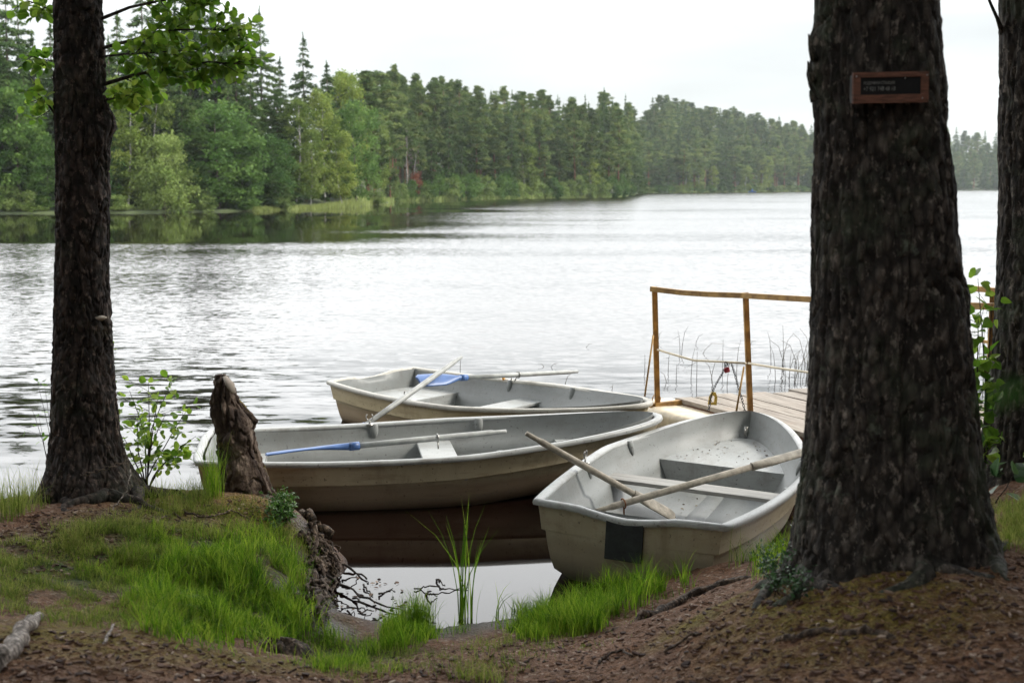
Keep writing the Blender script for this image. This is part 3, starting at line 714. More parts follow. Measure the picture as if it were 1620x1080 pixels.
B_ = np.array(B_); tag(link('reed_fringe', blades('reed_fringe', B_, rng.uniform(.5, 1.1, len(B_)), np.full(len(B_), .25), rng.uniform(.05, .4, len(B_)), M['shorereed'], seg=2)), 'thin yellow green reed fringe at the waterline of the middle and far shore', 'reeds', None, 'stuff')

# ---------------------------------------------------------------- near trunks
def trunk_profile(name, prof, Y, mat, bark=.02, na=260, dz=.011, fx=11, fz=3.6, seed=0, lobes=None, top=None, knots=(), furrow=None):
    """prof: list of (py, xl, xr) in the photograph at depth Y; lobes: (z below which roots flare, count, amount)"""
    pr = np.array(prof, float)
    zz = np.array([P(810, a, Y).z for a in pr[:, 0]]); xl = np.array([P(b, a, Y).x for a, b, c in prof]); xr = np.array([P(c, a, Y).x for a, b, c in prof])
    o = np.argsort(zz); zz, xl, xr = zz[o], xl[o], xr[o]
    z = np.arange(zz[0], zz[-1], dz); L_ = np.interp(z, zz, xl); R2 = np.interp(z, zz, xr)
    kk = np.ones(9) / 9; pad = lambda a: np.convolve(np.pad(a, 4, 'edge'), kk, 'valid'); L_, R2 = pad(L_), pad(R2)
    if name == 'trunk' and seed == 3: R2 = R2 - .0
    if top:
        z2 = np.arange(z[-1] + dz * 6, top, .12); c0 = (L_[-1] + R2[-1]) / 2; r0 = (R2[-1] - L_[-1]) / 2
        rr = r0 * (1 - .8 * (z2 - z[-1]) / (top - z[-1])); z = np.r_[z, z2]; L_ = np.r_[L_, c0 - rr]; R2 = np.r_[R2, c0 + rr]
    th = np.linspace(0, 2 * math.pi, na, endpoint=False); ZZ, TH = np.meshgrid(z, th, indexing='ij')
    cx = ((L_ + R2) / 2)[:, None]; r = ((R2 - L_) / 2)[:, None] * np.ones_like(TH)
    if lobes:
        zt, cnt, amt = lobes; f = np.clip((zt - ZZ) / (zt - z[0]), 0, 1) ** 1.6
        w_ = .5 + .5 * np.cos(cnt * TH + 1.1 * np.sin(TH * 2 + seed) + seed); r = r * (1 + f * amt * (w_ - .45))
    px_, py_ = np.cos(TH) * r, np.sin(TH) * r
    q = np.c_[px_.ravel() * fx, py_.ravel() * fx, ZZ.ravel() * fz]
    wob = fbm(np.c_[px_.ravel() * 3, py_.ravel() * 3, ZZ.ravel() * 1.6], 3, seed) * .55
    a = 1 - np.abs(fbm(q + wob[:, None], 3, seed + 5)) * 2.6; b = fbm(q * np.array([1.9, 1.9, 3.2]), 4, seed + 8, .6)
    c1 = np.clip(np.abs(fbm(np.c_[q[:, :2] * .75, q[:, 2] * .42] + wob[:, None] * 1.6, 3, seed + 41)) * 7, 0, 1) ** .6
    c2 = np.clip(np.abs(fbm(np.c_[q[:, :2] * 1.1, q[:, 2] * 1.5] + wob[:, None], 3, seed + 47)) * 8, 0, 1) ** .6
    plate = c1 * (.45 + .55 * c2)
    disp = bark * (plate * 1.25 + b * .45 + wob * .6 - 1.15)
    if furrow:
        for fa, fz0, fz1, fw, fd in furrow: disp = disp - fd * np.exp(-((np.angle(np.exp(1j * (TH.ravel() - fa - .12 * np.sin(ZZ.ravel() * 3)))) * r.ravel()) / fw) ** 2) * np.clip((ZZ.ravel() - fz0) * 4, 0, 1) * np.clip((fz1 - ZZ.ravel()) * 4, 0, 1)
    for (kp, ky, side, kr, ka) in knots:      # swellings: photo position, which side
        kc = P(kp, ky, Y); ang = {'r': 0, 'l': math.pi, 'f': -math.pi / 2, 'fr': -.8, 'fl': -2.3}[side]
        dth = np.angle(np.exp(1j * (TH - ang))).ravel() * r.ravel(); dzz = (ZZ.ravel() - kc.z)
        disp = disp + ka * np.exp(-(dth ** 2 + dzz ** 2) / kr ** 2)
    rr = r.ravel() + disp
    V = np.c_[(cx + 0 * TH).ravel() + np.cos(TH.ravel()) * rr, Y + np.sin(TH.ravel()) * rr, ZZ.ravel()]
    g = Geo(); g.grid(V.reshape(len(z), na, 3), close=True)
    c1 = len(z) * na; g.add([V[-na:].mean(0)], None, None); g.t.append(np.array([((len(z) - 1) * na + j, (len(z) - 1) * na + (j + 1) % na, c1) for j in range(na)]))
    return g, V

def leaf_cloud(name, pos, dirs, size, mat, kind='round', tone=None, fold=.25):
    """one mesh of small real leaves; pos = stalk end, dirs = leaf direction"""
    n = len(pos); pos = np.asarray(pos, float); dirs = unit(np.asarray(dirs, float))
    sd = unit(np.cross(dirs, unit(rng.normal(size=(n, 3)) * .5 + np.array([0, 0, 1.])))); up = np.cross(sd, dirs)
    if kind == 'round': o = [(0, 0), (.18, .26), (.45, .42), (.78, .36), (1.0, .12)]
    elif kind == 'heart': o = [(0, 0), (.05, .34), (.35, .45), (.7, .27), (1.0, .0)]
    else: o = [(0, 0), (.25, .2), (.5, .26), (.78, .17), (1.0, 0)]
    sz = np.asarray(size, float).reshape(-1, 1) * np.ones((n, 1)); V = []
    curl = rng.uniform(-.25, .1, (n, 1))
    for u, wv in o:
        c = pos + dirs * sz * u + up * sz * curl * u * u
        V += [c + sd * sz * wv + up * sz * wv * fold, c + up * 0, c - sd * sz * wv + up * sz * wv * fold]
    V = np.stack(V, 1); idx = np.arange(n)[:, None] * 15; Fs = []
    for i in range(4):
        for j in (0, 1): Fs.append(np.concatenate([idx + 3 * i + j, idx + 3 * i + j + 1, idx + 3 * i + 4 + j, idx + 3 * i + 3 + j], 1))
    if tone is None: tone = rng.random(n)
    return mesh_np(name, V.reshape(-1, 3), np.concatenate(Fs), False, {'tone': np.repeat(tone, 15)}, [mat])
def leafy(stems, nleaf, size, mat, kind='round', spread=.05, tone=None, droop=-.2):
    """leaves scattered along polylines"""
    pos = []; dr = []
    for pts, k in stems:
        pts = np.array([list(p) for p in pts]); seg = np.linalg.norm(np.diff(pts, axis=0), axis=1); cs = np.r_[0, np.cumsum(seg)]
        for i in range(int(k * nleaf)):
            t = cs[-1] * (1 - rng.random() ** 1.3 * .95); j = min(np.searchsorted(cs, t) - 1, len(seg) - 1); j = max(j, 0)
            f = (t - cs[j]) / (seg[j] + 1e-9); p = pts[j] * (1 - f) + pts[j + 1] * f; d = (pts[j + 1] - pts[j]) / (seg[j] + 1e-9)
            v = d * .5 + rng.normal(size=3) * .7 + np.array([0, 0, droop]); v /= np.linalg.norm(v)
            pos.append(p + v * rng.random() * spread); dr.append(v)
    return np.array(pos), np.array(dr)

# --- big right trunk
YR = 5.65
prof = [(-60, 1294, 1478), (0, 1292, 1481), (60, 1291, 1484), (100, 1289, 1488), (200, 1291, 1495), (300, 1289, 1503), (400, 1287, 1513), (500, 1286, 1526), (600, 1283, 1535), (700, 1276, 1545), (780, 1266, 1556), (830, 1258, 1568), (880, 1250, 1580), (930, 1240, 1592), (990, 1230, 1605)]
rt = empty('spruce_tree', (0, 0, 0))
g, TV = trunk_profile('trunk', prof, YR, None, .024, 360, .009, 18, 4.6, 3, (1.34, 6, .34), 22, furrow=[(-1.55, 1.25, 2.35, .035, .035), (-2.2, 1.0, 1.7, .03, .025), (-1.05, .9, 1.6, .03, .03)], knots=[(1286, 65, 'l', .05, .03), (1284, 120, 'l', .07, .035), (1500, 300, 'r', .1, .02), (1530, 470, 'r', .1, .02)])
for (a, b, c) in (((1289, 95), (1283, 78), (1279, 54)), ((1288, 130), (1281, 112), (1278, 97)), ((1289, 160), (1284, 150), (1281, 143))):
    g.tube([P(*a, YR - .05), P(*b, YR - .05), P(*c, YR - .05)], [.02, .012, .003], 6)
link('trunk', g.mesh('trunk', M['bark_big']), rt)
rc = link('crown', conifer('crown', 24, 3.6, M['spruce'], 9000, .30, .9, .35, .9, .1), rt); rc.location = (1.6, YR, .9)
tag(rt, 'massive rough barked trunk with a small framed sign, standing right of the boats', 'tree')
# --- left trunk
YL = 8.73
prof = [(-60, 84, 158), (0, 86, 161), (60, 86, 164), (120, 87, 166), (165, 88, 170), (250, 90, 172), (350, 91, 172), (450, 88, 171), (500, 87, 175), (600, 84, 180), (680, 81, 187), (720, 78, 196), (745, 74, 208), (770, 66, 222), (800, 50, 236), (840, 30, 255)]
lt = empty('alder_tree', (0, 0, 0))
g, TV2 = trunk_profile('trunk', prof, YL, None, .024, 260, .010, 17, 8, 9, (.95, 6, .55), 18, knots=[(172, 195, 'r', .10, .055), (170, 225, 'fr', .08, .04), (160, 620, 'fr', .1, .03), (150, 745, 'f', .14, .06)])
lk = link('trunk', g.mesh('trunk', M['bark_left']), lt)
g = Geo(); c = P(160, 503, YL - .16); g.tube([c + Vector((-.05, .03, 0)), c, c + Vector((.035, -.01, .005))], [.005, .035, .012], 10, flat=.5); link('bracket_fungus', g.mesh('bracket_fungus', M['fungus']), lt)
lc = link('crown', clump_tree('crown', 13, 4.2, M['alder'], 190, 80, .34, .1, .20, .1), lt); lc.location = (-2.9, YL, 6.5)
tag(lt, 'dark slender trunk with leafy side branches, standing at the left', 'tree')
def branch(pts, rad, Yj, n, subs, parent, leafsize=.066, lname='leaf_spray', nsub=5, spreadpx=30):
    n = n * 1.35; nsub = int(nsub * 1.5)
    """pts in photo px; Yj list of depths"""
    main = [P(a, b, y) for (a, b), y in zip(pts, Yj)]
    g = Geo(); g.tube(main, np.linspace(rad, .003, len(main)), 6); stems = [(main, .6)]
    for k in range(nsub):
        f = rng.uniform(.15, 1); i = min(int(f * (len(main) - 1)), len(main) - 2); u = f * (len(main) - 1) - i; p = main[i].lerp(main[i + 1], u)
        px0 = pts[i][0] * (1 - u) + pts[i + 1][0] * u; py0 = pts[i][1] * (1 - u) + pts[i + 1][1] * u; y0 = Yj[i] * (1 - u) + Yj[i + 1] * u
        sg = 1 if pts[-1][0] > pts[0][0] else -1
        q = P(px0 + sg * rng.uniform(.3, 1.2) * spreadpx, py0 + rng.uniform(-1, .8) * spreadpx, y0 + rng.uniform(-.25, .25)); mdl = p.lerp(q, .5) + Vector((0, 0, rng.uniform(-.02, .03)))
        g.tube([p, mdl, q], [.004, .003, .0015], 5); stems.append(([p, mdl, q], 1))
    b = link('branch', g.mesh('branch', M['twig']), parent)
    pos, dr = leafy(stems, n, leafsize, M['leaf'])
    link('leaves', leaf_cloud('leaves', pos, dr, rng.uniform(.6, 1.15, len(pos)) * leafsize, M['leaf']), b)
branch([(163, 134), (215, 118), (268, 108), (330, 98), (400, 103)], .014, [8.7, 8.55, 8.4, 8.3, 8.2], 12, None, lt, nsub=15, spreadpx=38)
branch([(163, 76), (215, 62), (270, 48), (330, 46), (378, 50)], .012, [8.7, 8.6, 8.5, 8.4, 8.3], 11, None, lt, nsub=14, spreadpx=36)
branch([(163, 90), (195, 86), (235, 84), (290, 80)], .009, [8.7, 8.5, 8.3, 8.2], 11, None, lt, nsub=9, spreadpx=34)
branch([(160, 30), (205, 12), (250, 2), (300, -6), (340, -10)], .012, [8.7, 8.6, 8.5, 8.5, 8.4], 10, None, lt, nsub=12, spreadpx=34)
branch([(163, 160), (195, 152), (225, 152)], .006, [8.7, 8.6, 8.5], 9, None, lt, nsub=6, spreadpx=24)
branch([(92, 188), (78, 168), (64, 152)], .009, [8.75, 8.7, 8.65], 7, None, lt, nsub=5, spreadpx=26)
branch([(92, 98), (66, 94), (42, 88)], .005, [8.75, 8.8, 8.85], 6, None, lt, nsub=4, spreadpx=18)
branch([(92, 20), (62, 8), (30, -4)], .006, [8.75, 8.8, 8.85], 7, None, lt, nsub=5, spreadpx=22)
# chain round the left trunk
def chain(pts, link_r, wire, name, mat):
    g = Geo(); pts = [Vector(p) for p in pts]; ds = [0]
    for a, b in zip(pts, pts[1:]): ds.append(ds[-1] + (b - a).length)
    n = max(2, int(ds[-1] / (link_r * 2.1)))
    for i in range(n):
        t = ds[-1] * (i + .5) / n; j = 0
        while j < len(ds) - 2 and ds[j + 1] < t: j += 1
        f = (t - ds[j]) / (ds[j + 1] - ds[j] + 1e-9); c = pts[j].lerp(pts[j + 1], f); d = (pts[j + 1] - pts[j]).normalized()
        s_ = d.cross(Vector((0, 0, 1)) if abs(d.z) < .9 else Vector((1, 0, 0))).normalized(); u_ = d.cross(s_)
        if i % 2: s_ = u_
        ring = [c + d * math.cos(a) * link_r * 1.35 + s_ * math.sin(a) * link_r * .75 for a in np.linspace(0, 2 * math.pi, 9)]
        g.tube(ring, wire, 5, cap=False)
    return g.mesh(name, mat)
cpts = []
for t in np.linspace(0, 1, 18):
    px = 72 + 132 * t; py = 763 - 34 * t ** 1.3; r = .37 - .05 * t
    cc = P(px, py, YL); dx = (cc.x - (-2.84)) / .33; yy = YL - .30 * math.sqrt(max(0, 1 - min(1, abs(dx)) ** 2)) - .04
    cpts.append(P(px, py, yy))
tag(link('mooring_chain', chain(cpts, .016, .0035, 'mooring_chain', M['chain_dark'])), 'rusty chain looped round the base of the left trunk', 'chain')

# --- right edge trunk
Y3 = 8.3
prof = [(-60, 1584, 1700), (0, 1584, 1700), (100, 1585, 1702), (200, 1582, 1704), (300, 1584, 1706), (400, 1582, 1708), (500, 1577, 1712), (600, 1570, 1716), (680, 1560, 1724), (720, 1553, 1732), (760, 1540, 1745), (800, 1525, 1760)]
t3 = empty('pine_tree', (0, 0, 0)); g, _v = trunk_profile('trunk', prof, Y3, None, .02, 220, .014, 13, 4, 21, (1.2, 5, .3), 20)
g.tube([P(1586, 52, Y3), P(1578, 30, Y3 - .1), P(1568, 8, Y3 - .15), P(1560, -12, Y3 - .2)], [.02, .012, .01, .008], 6)
link('trunk', g.mesh('trunk', M['bark_big']), t3); c3 = link('crown', conifer('crown', 22, 3.4, M['pine'], 8000, .35, .9, .1, .8, .2), t3); c3.location = (3.45, Y3, .8)
tag(t3, 'dark trunk cut off by the right picture edge', 'tree')

# --- stump
YS = 9.4
prof = [(592, 345, 357), (598, 340, 364), (612, 334, 372), (630, 332, 378), (650, 333, 392), (664, 335, 402), (680, 339, 404), (700, 343, 405), (720, 346, 412), (745, 348, 420), (770, 344, 428), (785, 335, 438), (805, 325, 450)]
g, _v = trunk_profile('stump', prof, YS, None, .046, 190, .006, 11, 4, 33, (.62, 5, .5), None, knots=[(398, 662, 'r', .05, .03), (398, 690, 'fr', .06, .035), (345, 640, 'fl', .06, .03), (380, 740, 'f', .07, .03), (360, 690, 'f', .06, .03)])
st = empty('tree_stump', (0, 0, 0)); so = link('stump_wood', g.mesh('stump_wood', M['stump']), st)
g = Geo(); a = P(354, 593, YS - .05)
g.tube([P(356, 596, YS - .03), P(364, 608, YS - .085), P(370, 622, YS - .10)], [.02, .038, .02], 8, flat=.5); link('broken_top', g.mesh('broken_top', M['cutwood']), st)
tag(st, 'weathered broken tree stump with yellow lichen leaning at the water edge', 'stump')

# ---------------------------------------------------------------- sign on the big trunk
YSg = YR - .345
sg = empty('framed_sign', P(1408, 139, YSg), R_(-1)); sg.rotation_euler = (0, R_(-1.2), R_(2))
px2m = YSg / F
def sb(x0, x1, y0, y1, dy, th):   # local box from photo px around the sign centre
    return (((x0 + x1) / 2 - 1408) * px2m, dy, (139 - (y0 + y1) / 2) * px2m), ((x1 - x0) * px2m, th, (y1 - y0) * px2m)
g = Geo()
for r_ in ((1349, 1468, 115, 123), (1349, 1468, 149.5, 162.5)): g.box(*sb(*r_, 0, .018))
for r_ in ((1349, 1361, 123, 149.5), (1456, 1468, 123, 149.5)): g.box(*sb(*r_, .0005, .017))
link('frame', g.mesh('frame', M['sign_wood'], False, .0015), sg)
g = Geo(); g.box(*sb(1359, 1458, 121, 151, .004, .008)); g.box(*sb(1352, 1465, 118, 160, .035, .05)); link('panel', g.mesh('panel', M['sign_panel'], False), sg)
def text_mesh(s, size, loc, mat, parent, wfit, name='lettering'):
    cu = bpy.data.curves.new(name, 'FONT'); cu.body = s; cu.size = size; cu.extrude = .0006; cu.align_x = 'LEFT'
    o = bpy.data.objects.new(name, cu); COL.objects.link(o); dg = bpy.context.evaluated_depsgraph_get(); dg.update()
    me = bpy.data.meshes.new_from_object(o.evaluated_get(dg)); bpy.data.objects.remove(o)
    v = np.empty(len(me.vertices) * 3); me.vertices.foreach_get('co', v); v = v.reshape(-1, 3)
    k = wfit / (v[:, 0].max() - v[:, 0].min()); v[:, 0] *= k
    v = np.c_[v[:, 0], -v[:, 2], v[:, 1]]; me.vertices.foreach_set('co', v.ravel()); me.materials.clear(); me.materials.append(mat); me.update()
    t = link(name, me, parent); t.location = loc; return t
text_mesh('ЛОДОЧНАЯ СТАНЦИЯ', .016, ((1366 - 1408) * px2m, -.0012, (139 - 133.5) * px2m), M['sign_text'], sg, 49 * px2m)
text_mesh('+7 921 748 48 18', .024, ((1366 - 1408) * px2m, -.0012, (139 - 143.5) * px2m), M['sign_text'], sg, 50 * px2m)
g = Geo(); g.tube([(.058, -.012, .036 - .0), (.058, -.008, .036)], .003, 8)
for x, z in ((57 * px2m, 18 * px2m), (-54 * px2m, 18 * px2m), (50 * px2m, -17 * px2m)): g.tube([(x, -.0115, z), (x, -.008, z)], .0035, 8)
link('nail_heads', g.mesh('nail_heads', M['steel']), sg)
tag(sg, 'small black sign in a reddish wooden frame nailed to the big right trunk', 'sign')

# ---------------------------------------------------------------- rowing boats
BL = 4.1
def hb(s): 
    s = np.asarray(s, float); t = np.clip((s - .532) / .468, 0, 1)
    return np.where(s < .532, .664 + .2015 * (1 - np.abs((.532 - s) / .532) ** 2), .8655 * np.sqrt(np.clip(1 - t ** 1.12, 0, 1)))
def zr(s): s = np.asarray(s, float); return .478 - .1745 * s + .2877 * s * s
SS = np.r_[np.linspace(0, .9, 34), np.linspace(.915, .985, 8), .992, .997, 1.0]
def transom_dip(x):  # lowering of the transom top towards its middle
    return .045 * np.clip(1.15 - np.abs(x) / .30, 0, 1) ** .8
def inner_w(s, d):
    fr = np.interp(d, [0, .02, .20, .215, .40, .45, .47], [1, .995, .93, .885, .80, .62, 0.]); off = np.interp(d, [0, .2, .47], [.045, .055, .05])
    return np.maximum(hb(s) * fr ** (1 + 1.2 * np.asarray(s) ** 4) - off, 0)
def zin(s, d): return zr(s) + .0 - d * np.where(True, 1 - .05 * np.asarray(s), 1)
def uin(s): return .035 + np.asarray(s) * (BL - .10)
def make_boat(label, hullm, linerm, rimm, stern_bench, bow0, loc, heading, roll, trim, thwart_s=.5, thwartm='thwart_wood', pad=True, plate=False, thw=.24):
    b = empty('rowing_boat', (0, 0, 0))
    prof = [(1.0, 0., -.004), (1.0, .03, -.020), (.985, .10, -.020), (.965, .198, -.018), (.965, .203, -.018), (.963, .206, -.030), (.963, .209, -.044), (.962, .214, -.047), (.945, .30, -.047), (.915, .40, -.047), (.86, .48, -.04), (.6, .56, -.02), (.03, .60, 0), (0, .62, 0)]
    g = Geo()
    def outer(sgn):
        A = np.zeros((len(SS), len(prof), 3))
        for k, (wf, d, off) in enumerate(prof):
            t = d / .62; wv = np.maximum(hb(SS) * wf ** (1 + 2.2 * SS ** 3) + off, 0) * (1 if k < 13 else 0)
            u = SS * BL - .42 * t ** 1.5 * SS ** 5 + .10 * t * (1 - SS) ** 3
            A[:, k] = np.c_[sgn * wv, u, zr(SS) - d * (1 - .12 * SS ** 3)]
        return A
    AR, AL = outer(1), outer(-1)
    g.grid(AR); g.grid(AL[:, ::-1])
    # transom, from the two end sections
    T = np.zeros((13, len(prof), 3))
    for j, f in enumerate(np.linspace(0, 1, 13)):
        T[j] = AL[0] * (1 - f) + AR[0] * f; bulge = .05 * (1 - (2 * f - 1) ** 2); T[j, :, 1] -= bulge
        T[j, 0, 2] -= transom_dip(T[j, 0, 0])
    g.grid(T)
    link('hull', g.mesh('hull', M[hullm]), b)
    # inner skin
    ds = [.0, .02, .10, .20, .215, .30, .40, .435, .455, .468, .47]; g = Geo(); si = np.r_[np.linspace(0.005, .9, 30), np.linspace(.92, .985, 8), .99, .994, .997, 1.0]
    for sgn in (1, -1):
        A = np.stack([np.c_[sgn * inner_w(si, d), uin(si) + (.10 * d / .62 + .02) * (1 - si) ** 3 - .30 * (d / .47) ** 2 * si ** 6, zin(si, d) + .03 * si ** 5] for d in ds], 1)
        g.grid(A if sgn < 0 else A[:, ::-1])
        if sgn > 0: E1 = A[0]
        else: E0 = A[0]
    T = np.zeros((13, len(ds), 3))
    for j, f in enumerate(np.linspace(0, 1, 13)):
        T[j] = E0 * (1 - f) + E1 * f; T[j, :, 1] -= .05 * (1 - (2 * f - 1) ** 2) * .9; T[j, 0, 2] -= transom_dip(T[j, 0, 0])
    g.grid(T[::-1]); g.v[-1] = g.v[-1]
    link('inner_skin', g.mesh('inner_skin', M[linerm]), b)
    # floor ridge
    g = Geo(); g.grid(np.stack([np.c_[np.full(12, x), np.linspace(.25, 3.0, 12), zin(np.linspace(.06, .73, 12), .47) + h_] for x, h_ in ((-.09, .0), (-.06, .022), (.06, .022), (.09, 0))], 1)); link('keel_ridge', g.mesh('keel_ridge', M[linerm]), b)
    # gunwale
    loop = [(-hb(s), s * BL, zr(s)) for s in SS[:-1]] + [(0, BL, float(zr(1)))] + [(hb(s), s * BL, zr(s)) for s in SS[:-1][::-1]]
    for f in np.linspace(0, 1, 17)[1:-1]:
        x = .664 * (1 - 2 * f); loop.append((x, -.05 * (1 - (2 * f - 1) ** 2), .478 - transom_dip(x)))
    lp = np.array([[float(a) for a in q] for q in loop]); nrmv = np.roll(lp, -1, 0) - np.roll(lp, 1, 0); nrmv[:, 2] = 0; nrmv = unit(nrmv)
    inw = np.c_[nrmv[:, 1], -nrmv[:, 0], 0 * nrmv[:, 0]]
    prf = [(-.016, -.030), (-.022, -.012), (-.016, .006), (.002, .014), (.030, .012), (.052, .004), (.058, -.012), (.054, -.024)]
    rm = np.stack([lp + inw * a + np.array([0, 0, c]) for a, c in prf], 1); rm = np.concatenate([rm, rm[:1]])
    tpn = rm[:, :, 1]; g = Geo(); g.grid(rm); link('gunwale', g.mesh('gunwale', M[rimm]), b)
    # benches
    def bench(s0, s1, d, name, mat, closed=(True, True), th=.42):
        g = Geo(); s = np.linspace(s0, s1, 14); w_ = inner_w(s, d) + .015; u = uin(s)
        if s1 > .9: u = np.minimum(u, BL - .16)
        z = zin(s, d); xx = np.linspace(-1, 1, 9); g.grid(np.stack([np.c_[x * w_, u, z + 0 * s] for x in xx], 1))
        for flag, i in zip(closed, (0, -1)):
            if flag: g.grid(np.array([[(x * w_[i] * (1 if k == 0 else .86), u[i], z[i] - k * .27) for k in (0, 1)] for x in xx]))
        l = np.array([[(x * w_[i], u[i] + (-.004 if i == 0 else .004), z[i] + h_) for h_ in (.006, -.022)] for i in (0, -1) for x in xx]).reshape(2, 9, 2, 3)
        for i in (0, 1):
            if closed[i]: g.grid(l[i])
        link(name, g.mesh(name, M[mat]), b)
    bench(bow0, .965, .215, 'bow_bench', 'bench_white', (True, False))
    if stern_bench: bench(.004, stern_bench, .205, 'stern_bench', 'bench_white', (False, True))
    g = Geo(); wt = float(inner_w(thwart_s, .19)) + .02; zt = float(zin(thwart_s, .205)); g.box((0, uin(thwart_s), zt), (2 * wt, thw, .032)); link('thwart', g.mesh('thwart', M[thwartm], False, .006), b)
    # oarlock blocks moulded into the side
    for s in (.37, .62):
        for sg_ in (1, -1):
            g = Geo(); A = []
            for k, (dd, hw, pr_) in enumerate(((.0, .036, .030), (.02, .042, .034), (.07, .040, .030), (.11, .030, .018), (.135, .012, .0))):
                wv = float(inner_w(s, dd)) + .004; A.append([(sg_ * (wv - pr_ * math.sin(a)), uin(s) + hw * math.cos(a), float(zin(s, dd)) + .006) for a in np.linspace(0, math.pi, 9)])
            g.grid(A); g.add(A[0] + [(sg_ * float(inner_w(s, 0)), uin(s), float(zin(s, 0)) + .006)], None, [(9, i, i + 1) for i in range(8)])
            link('oarlock_block', g.mesh('oarlock_block', M[linerm]), b)
            
    if pad:
        g = Geo(); g.box((0, -.058, .478 - .055 - .125), (.26, .02, .27)); o = link('motor_pad', g.mesh('motor_pad', M['black_pad'], False, .004), b); o.rotation_euler = (0, 0, 0)
        g = Geo(); g.box((0, .012, .478 - .05 - .05), (.26, .016, .10)); link('inner_pad', g.mesh('inner_pad', M['black_pad'], False, .003), b)
    if plate:
        g = Geo(); g.box((0, .02, .478 - .05 - .085), (.30, .016, .15)); o = link('motor_plate', g.mesh('motor_plate', M['liner_grey'], False, .008), b)
        g = Geo()
        for x in (-.12, .12):
            for z in (.39, .30): g.tube([(x, .026, z), (x, .034, z)], .008, 8)
        g.tube([(0, .026, .33), (0, .05, .33)], .014, 8); link('bolt', g.mesh('bolt', M['steel']), o)
    # bow eye
    g = Geo(); zz = float(zin(.9, .1)); uu = uin(.955); g.tube([(0, uu - .03, zz + .02), (0, uu - .05, zz), (0, uu - .03, zz - .03)], .006, 6); g.box((0, uu - .02, zz - .005), (.03, .006, .09)); link('bow_eye', g.mesh('bow_eye', M['steel']), b)
    b.rotation_mode = 'XYZ'
    b.matrix_world = Matrix.Translation((loc[0], loc[1], -trim * BL / 2)) @ Matrix.Rotation(-heading, 4, 'Z') @ Matrix.Rotation(-roll, 4, 'Y') @ Matrix.Rotation(trim, 4, 'X')
    tag(b, label, 'boat', 'grey rowing boats moored by the bank')
    return b
bA = make_boat('farthest cream and grey rowing boat, two blue bladed oars in it', 'hull_tan', 'liner_grey', 'rim_cream', .19, .80, (-1.6638, 15.3137), 2.3274, -.0216, .0013, .46, 'bench_white', False, True, .34)
bB = make_boat('long middle rowing boat seen side on behind the stump', 'hull_cream', 'liner_grey', 'rim_grey', .12, .79, (-2.6905, 11.1417), 1.4225, -.008, .0115, .51, 'bench_white', False, False, .32)
bC = make_boat('nearest rowing boat, stern with black pad toward the grassy bank', 'hull_pale', 'liner_grey', 'rim_grey', 0, .70, (.7557, 8.4916), .3832, -.0415, -.0251, .49, 'thwart_wood', True, False, .26)

q = []; r = random.Random(8)
for i in range(170):
    s_ = r.uniform(.72, .93) if i % 2 else r.uniform(.12, .66); d_ = .215 if i % 2 else .46; w_ = float(inner_w(s_, d_ if i % 2 else .44)) * .92; sgn_ = r.uniform(-1, 1)
    if i % 2 and r.random() < .5: sgn_ = math.copysign(abs(sgn_) ** .3, sgn_)
    q.append(bC.matrix_world @ Vector((sgn_ * w_, float(uin(s_)), float(zin(s_, d_)) + .006)))
m = MT('boat_dirt'); M['boat_dirt'] = m.set(m.ramp(m.attr('tone'), [(0, (.04, .025, .015)), (1, (.22, .16, .09))]), .8, .2)
BOATQ = q
def oarlock(boat, s, side, name='oarlock', flip=1):
    """metal fork standing on the gunwale"""
    x = side * (float(hb(s)) - .03); u = s * BL; z = float(zr(s)) + .012; g = Geo()
    g.tube([(x, u, z - .02), (x, u, z + .03)], .008, 8)
    g.tube([(x, u + math.sin(a) * .032, z + .062 - math.cos(a) * .034) for a in np.linspace(-2.4, 2.4, 13)], .0065, 6)
    g.box((x - side * .012, u, z - .015), (.05, .06, .028)); link(name, g.mesh(name, M['steel'], True, 0), boat)
oarlock(bA, .37, -1); oarlock(bA, .37, 1); oarlock(bB, .36, -1); oarlock(bC, .37, -1)
g = Geo(); sC = .62; g.tube([(float(hb(sC)) - .05, sC * BL, .42), (float(hb(sC)) - .05, sC * BL, .445)], .018, 10); link('socket_ring', g.mesh('socket_ring', M['bench_white']), bC)
# orange flower-like blob by the oarlock of the far boat
g = Geo(); xx = -(float(hb(.345)) - .05); g.tube([(xx, .345 * BL, .44), (xx, .345 * BL, .485)], [.006, .022], 8); link('orange_cap', g.mesh('orange_cap', M['petal']), bA)

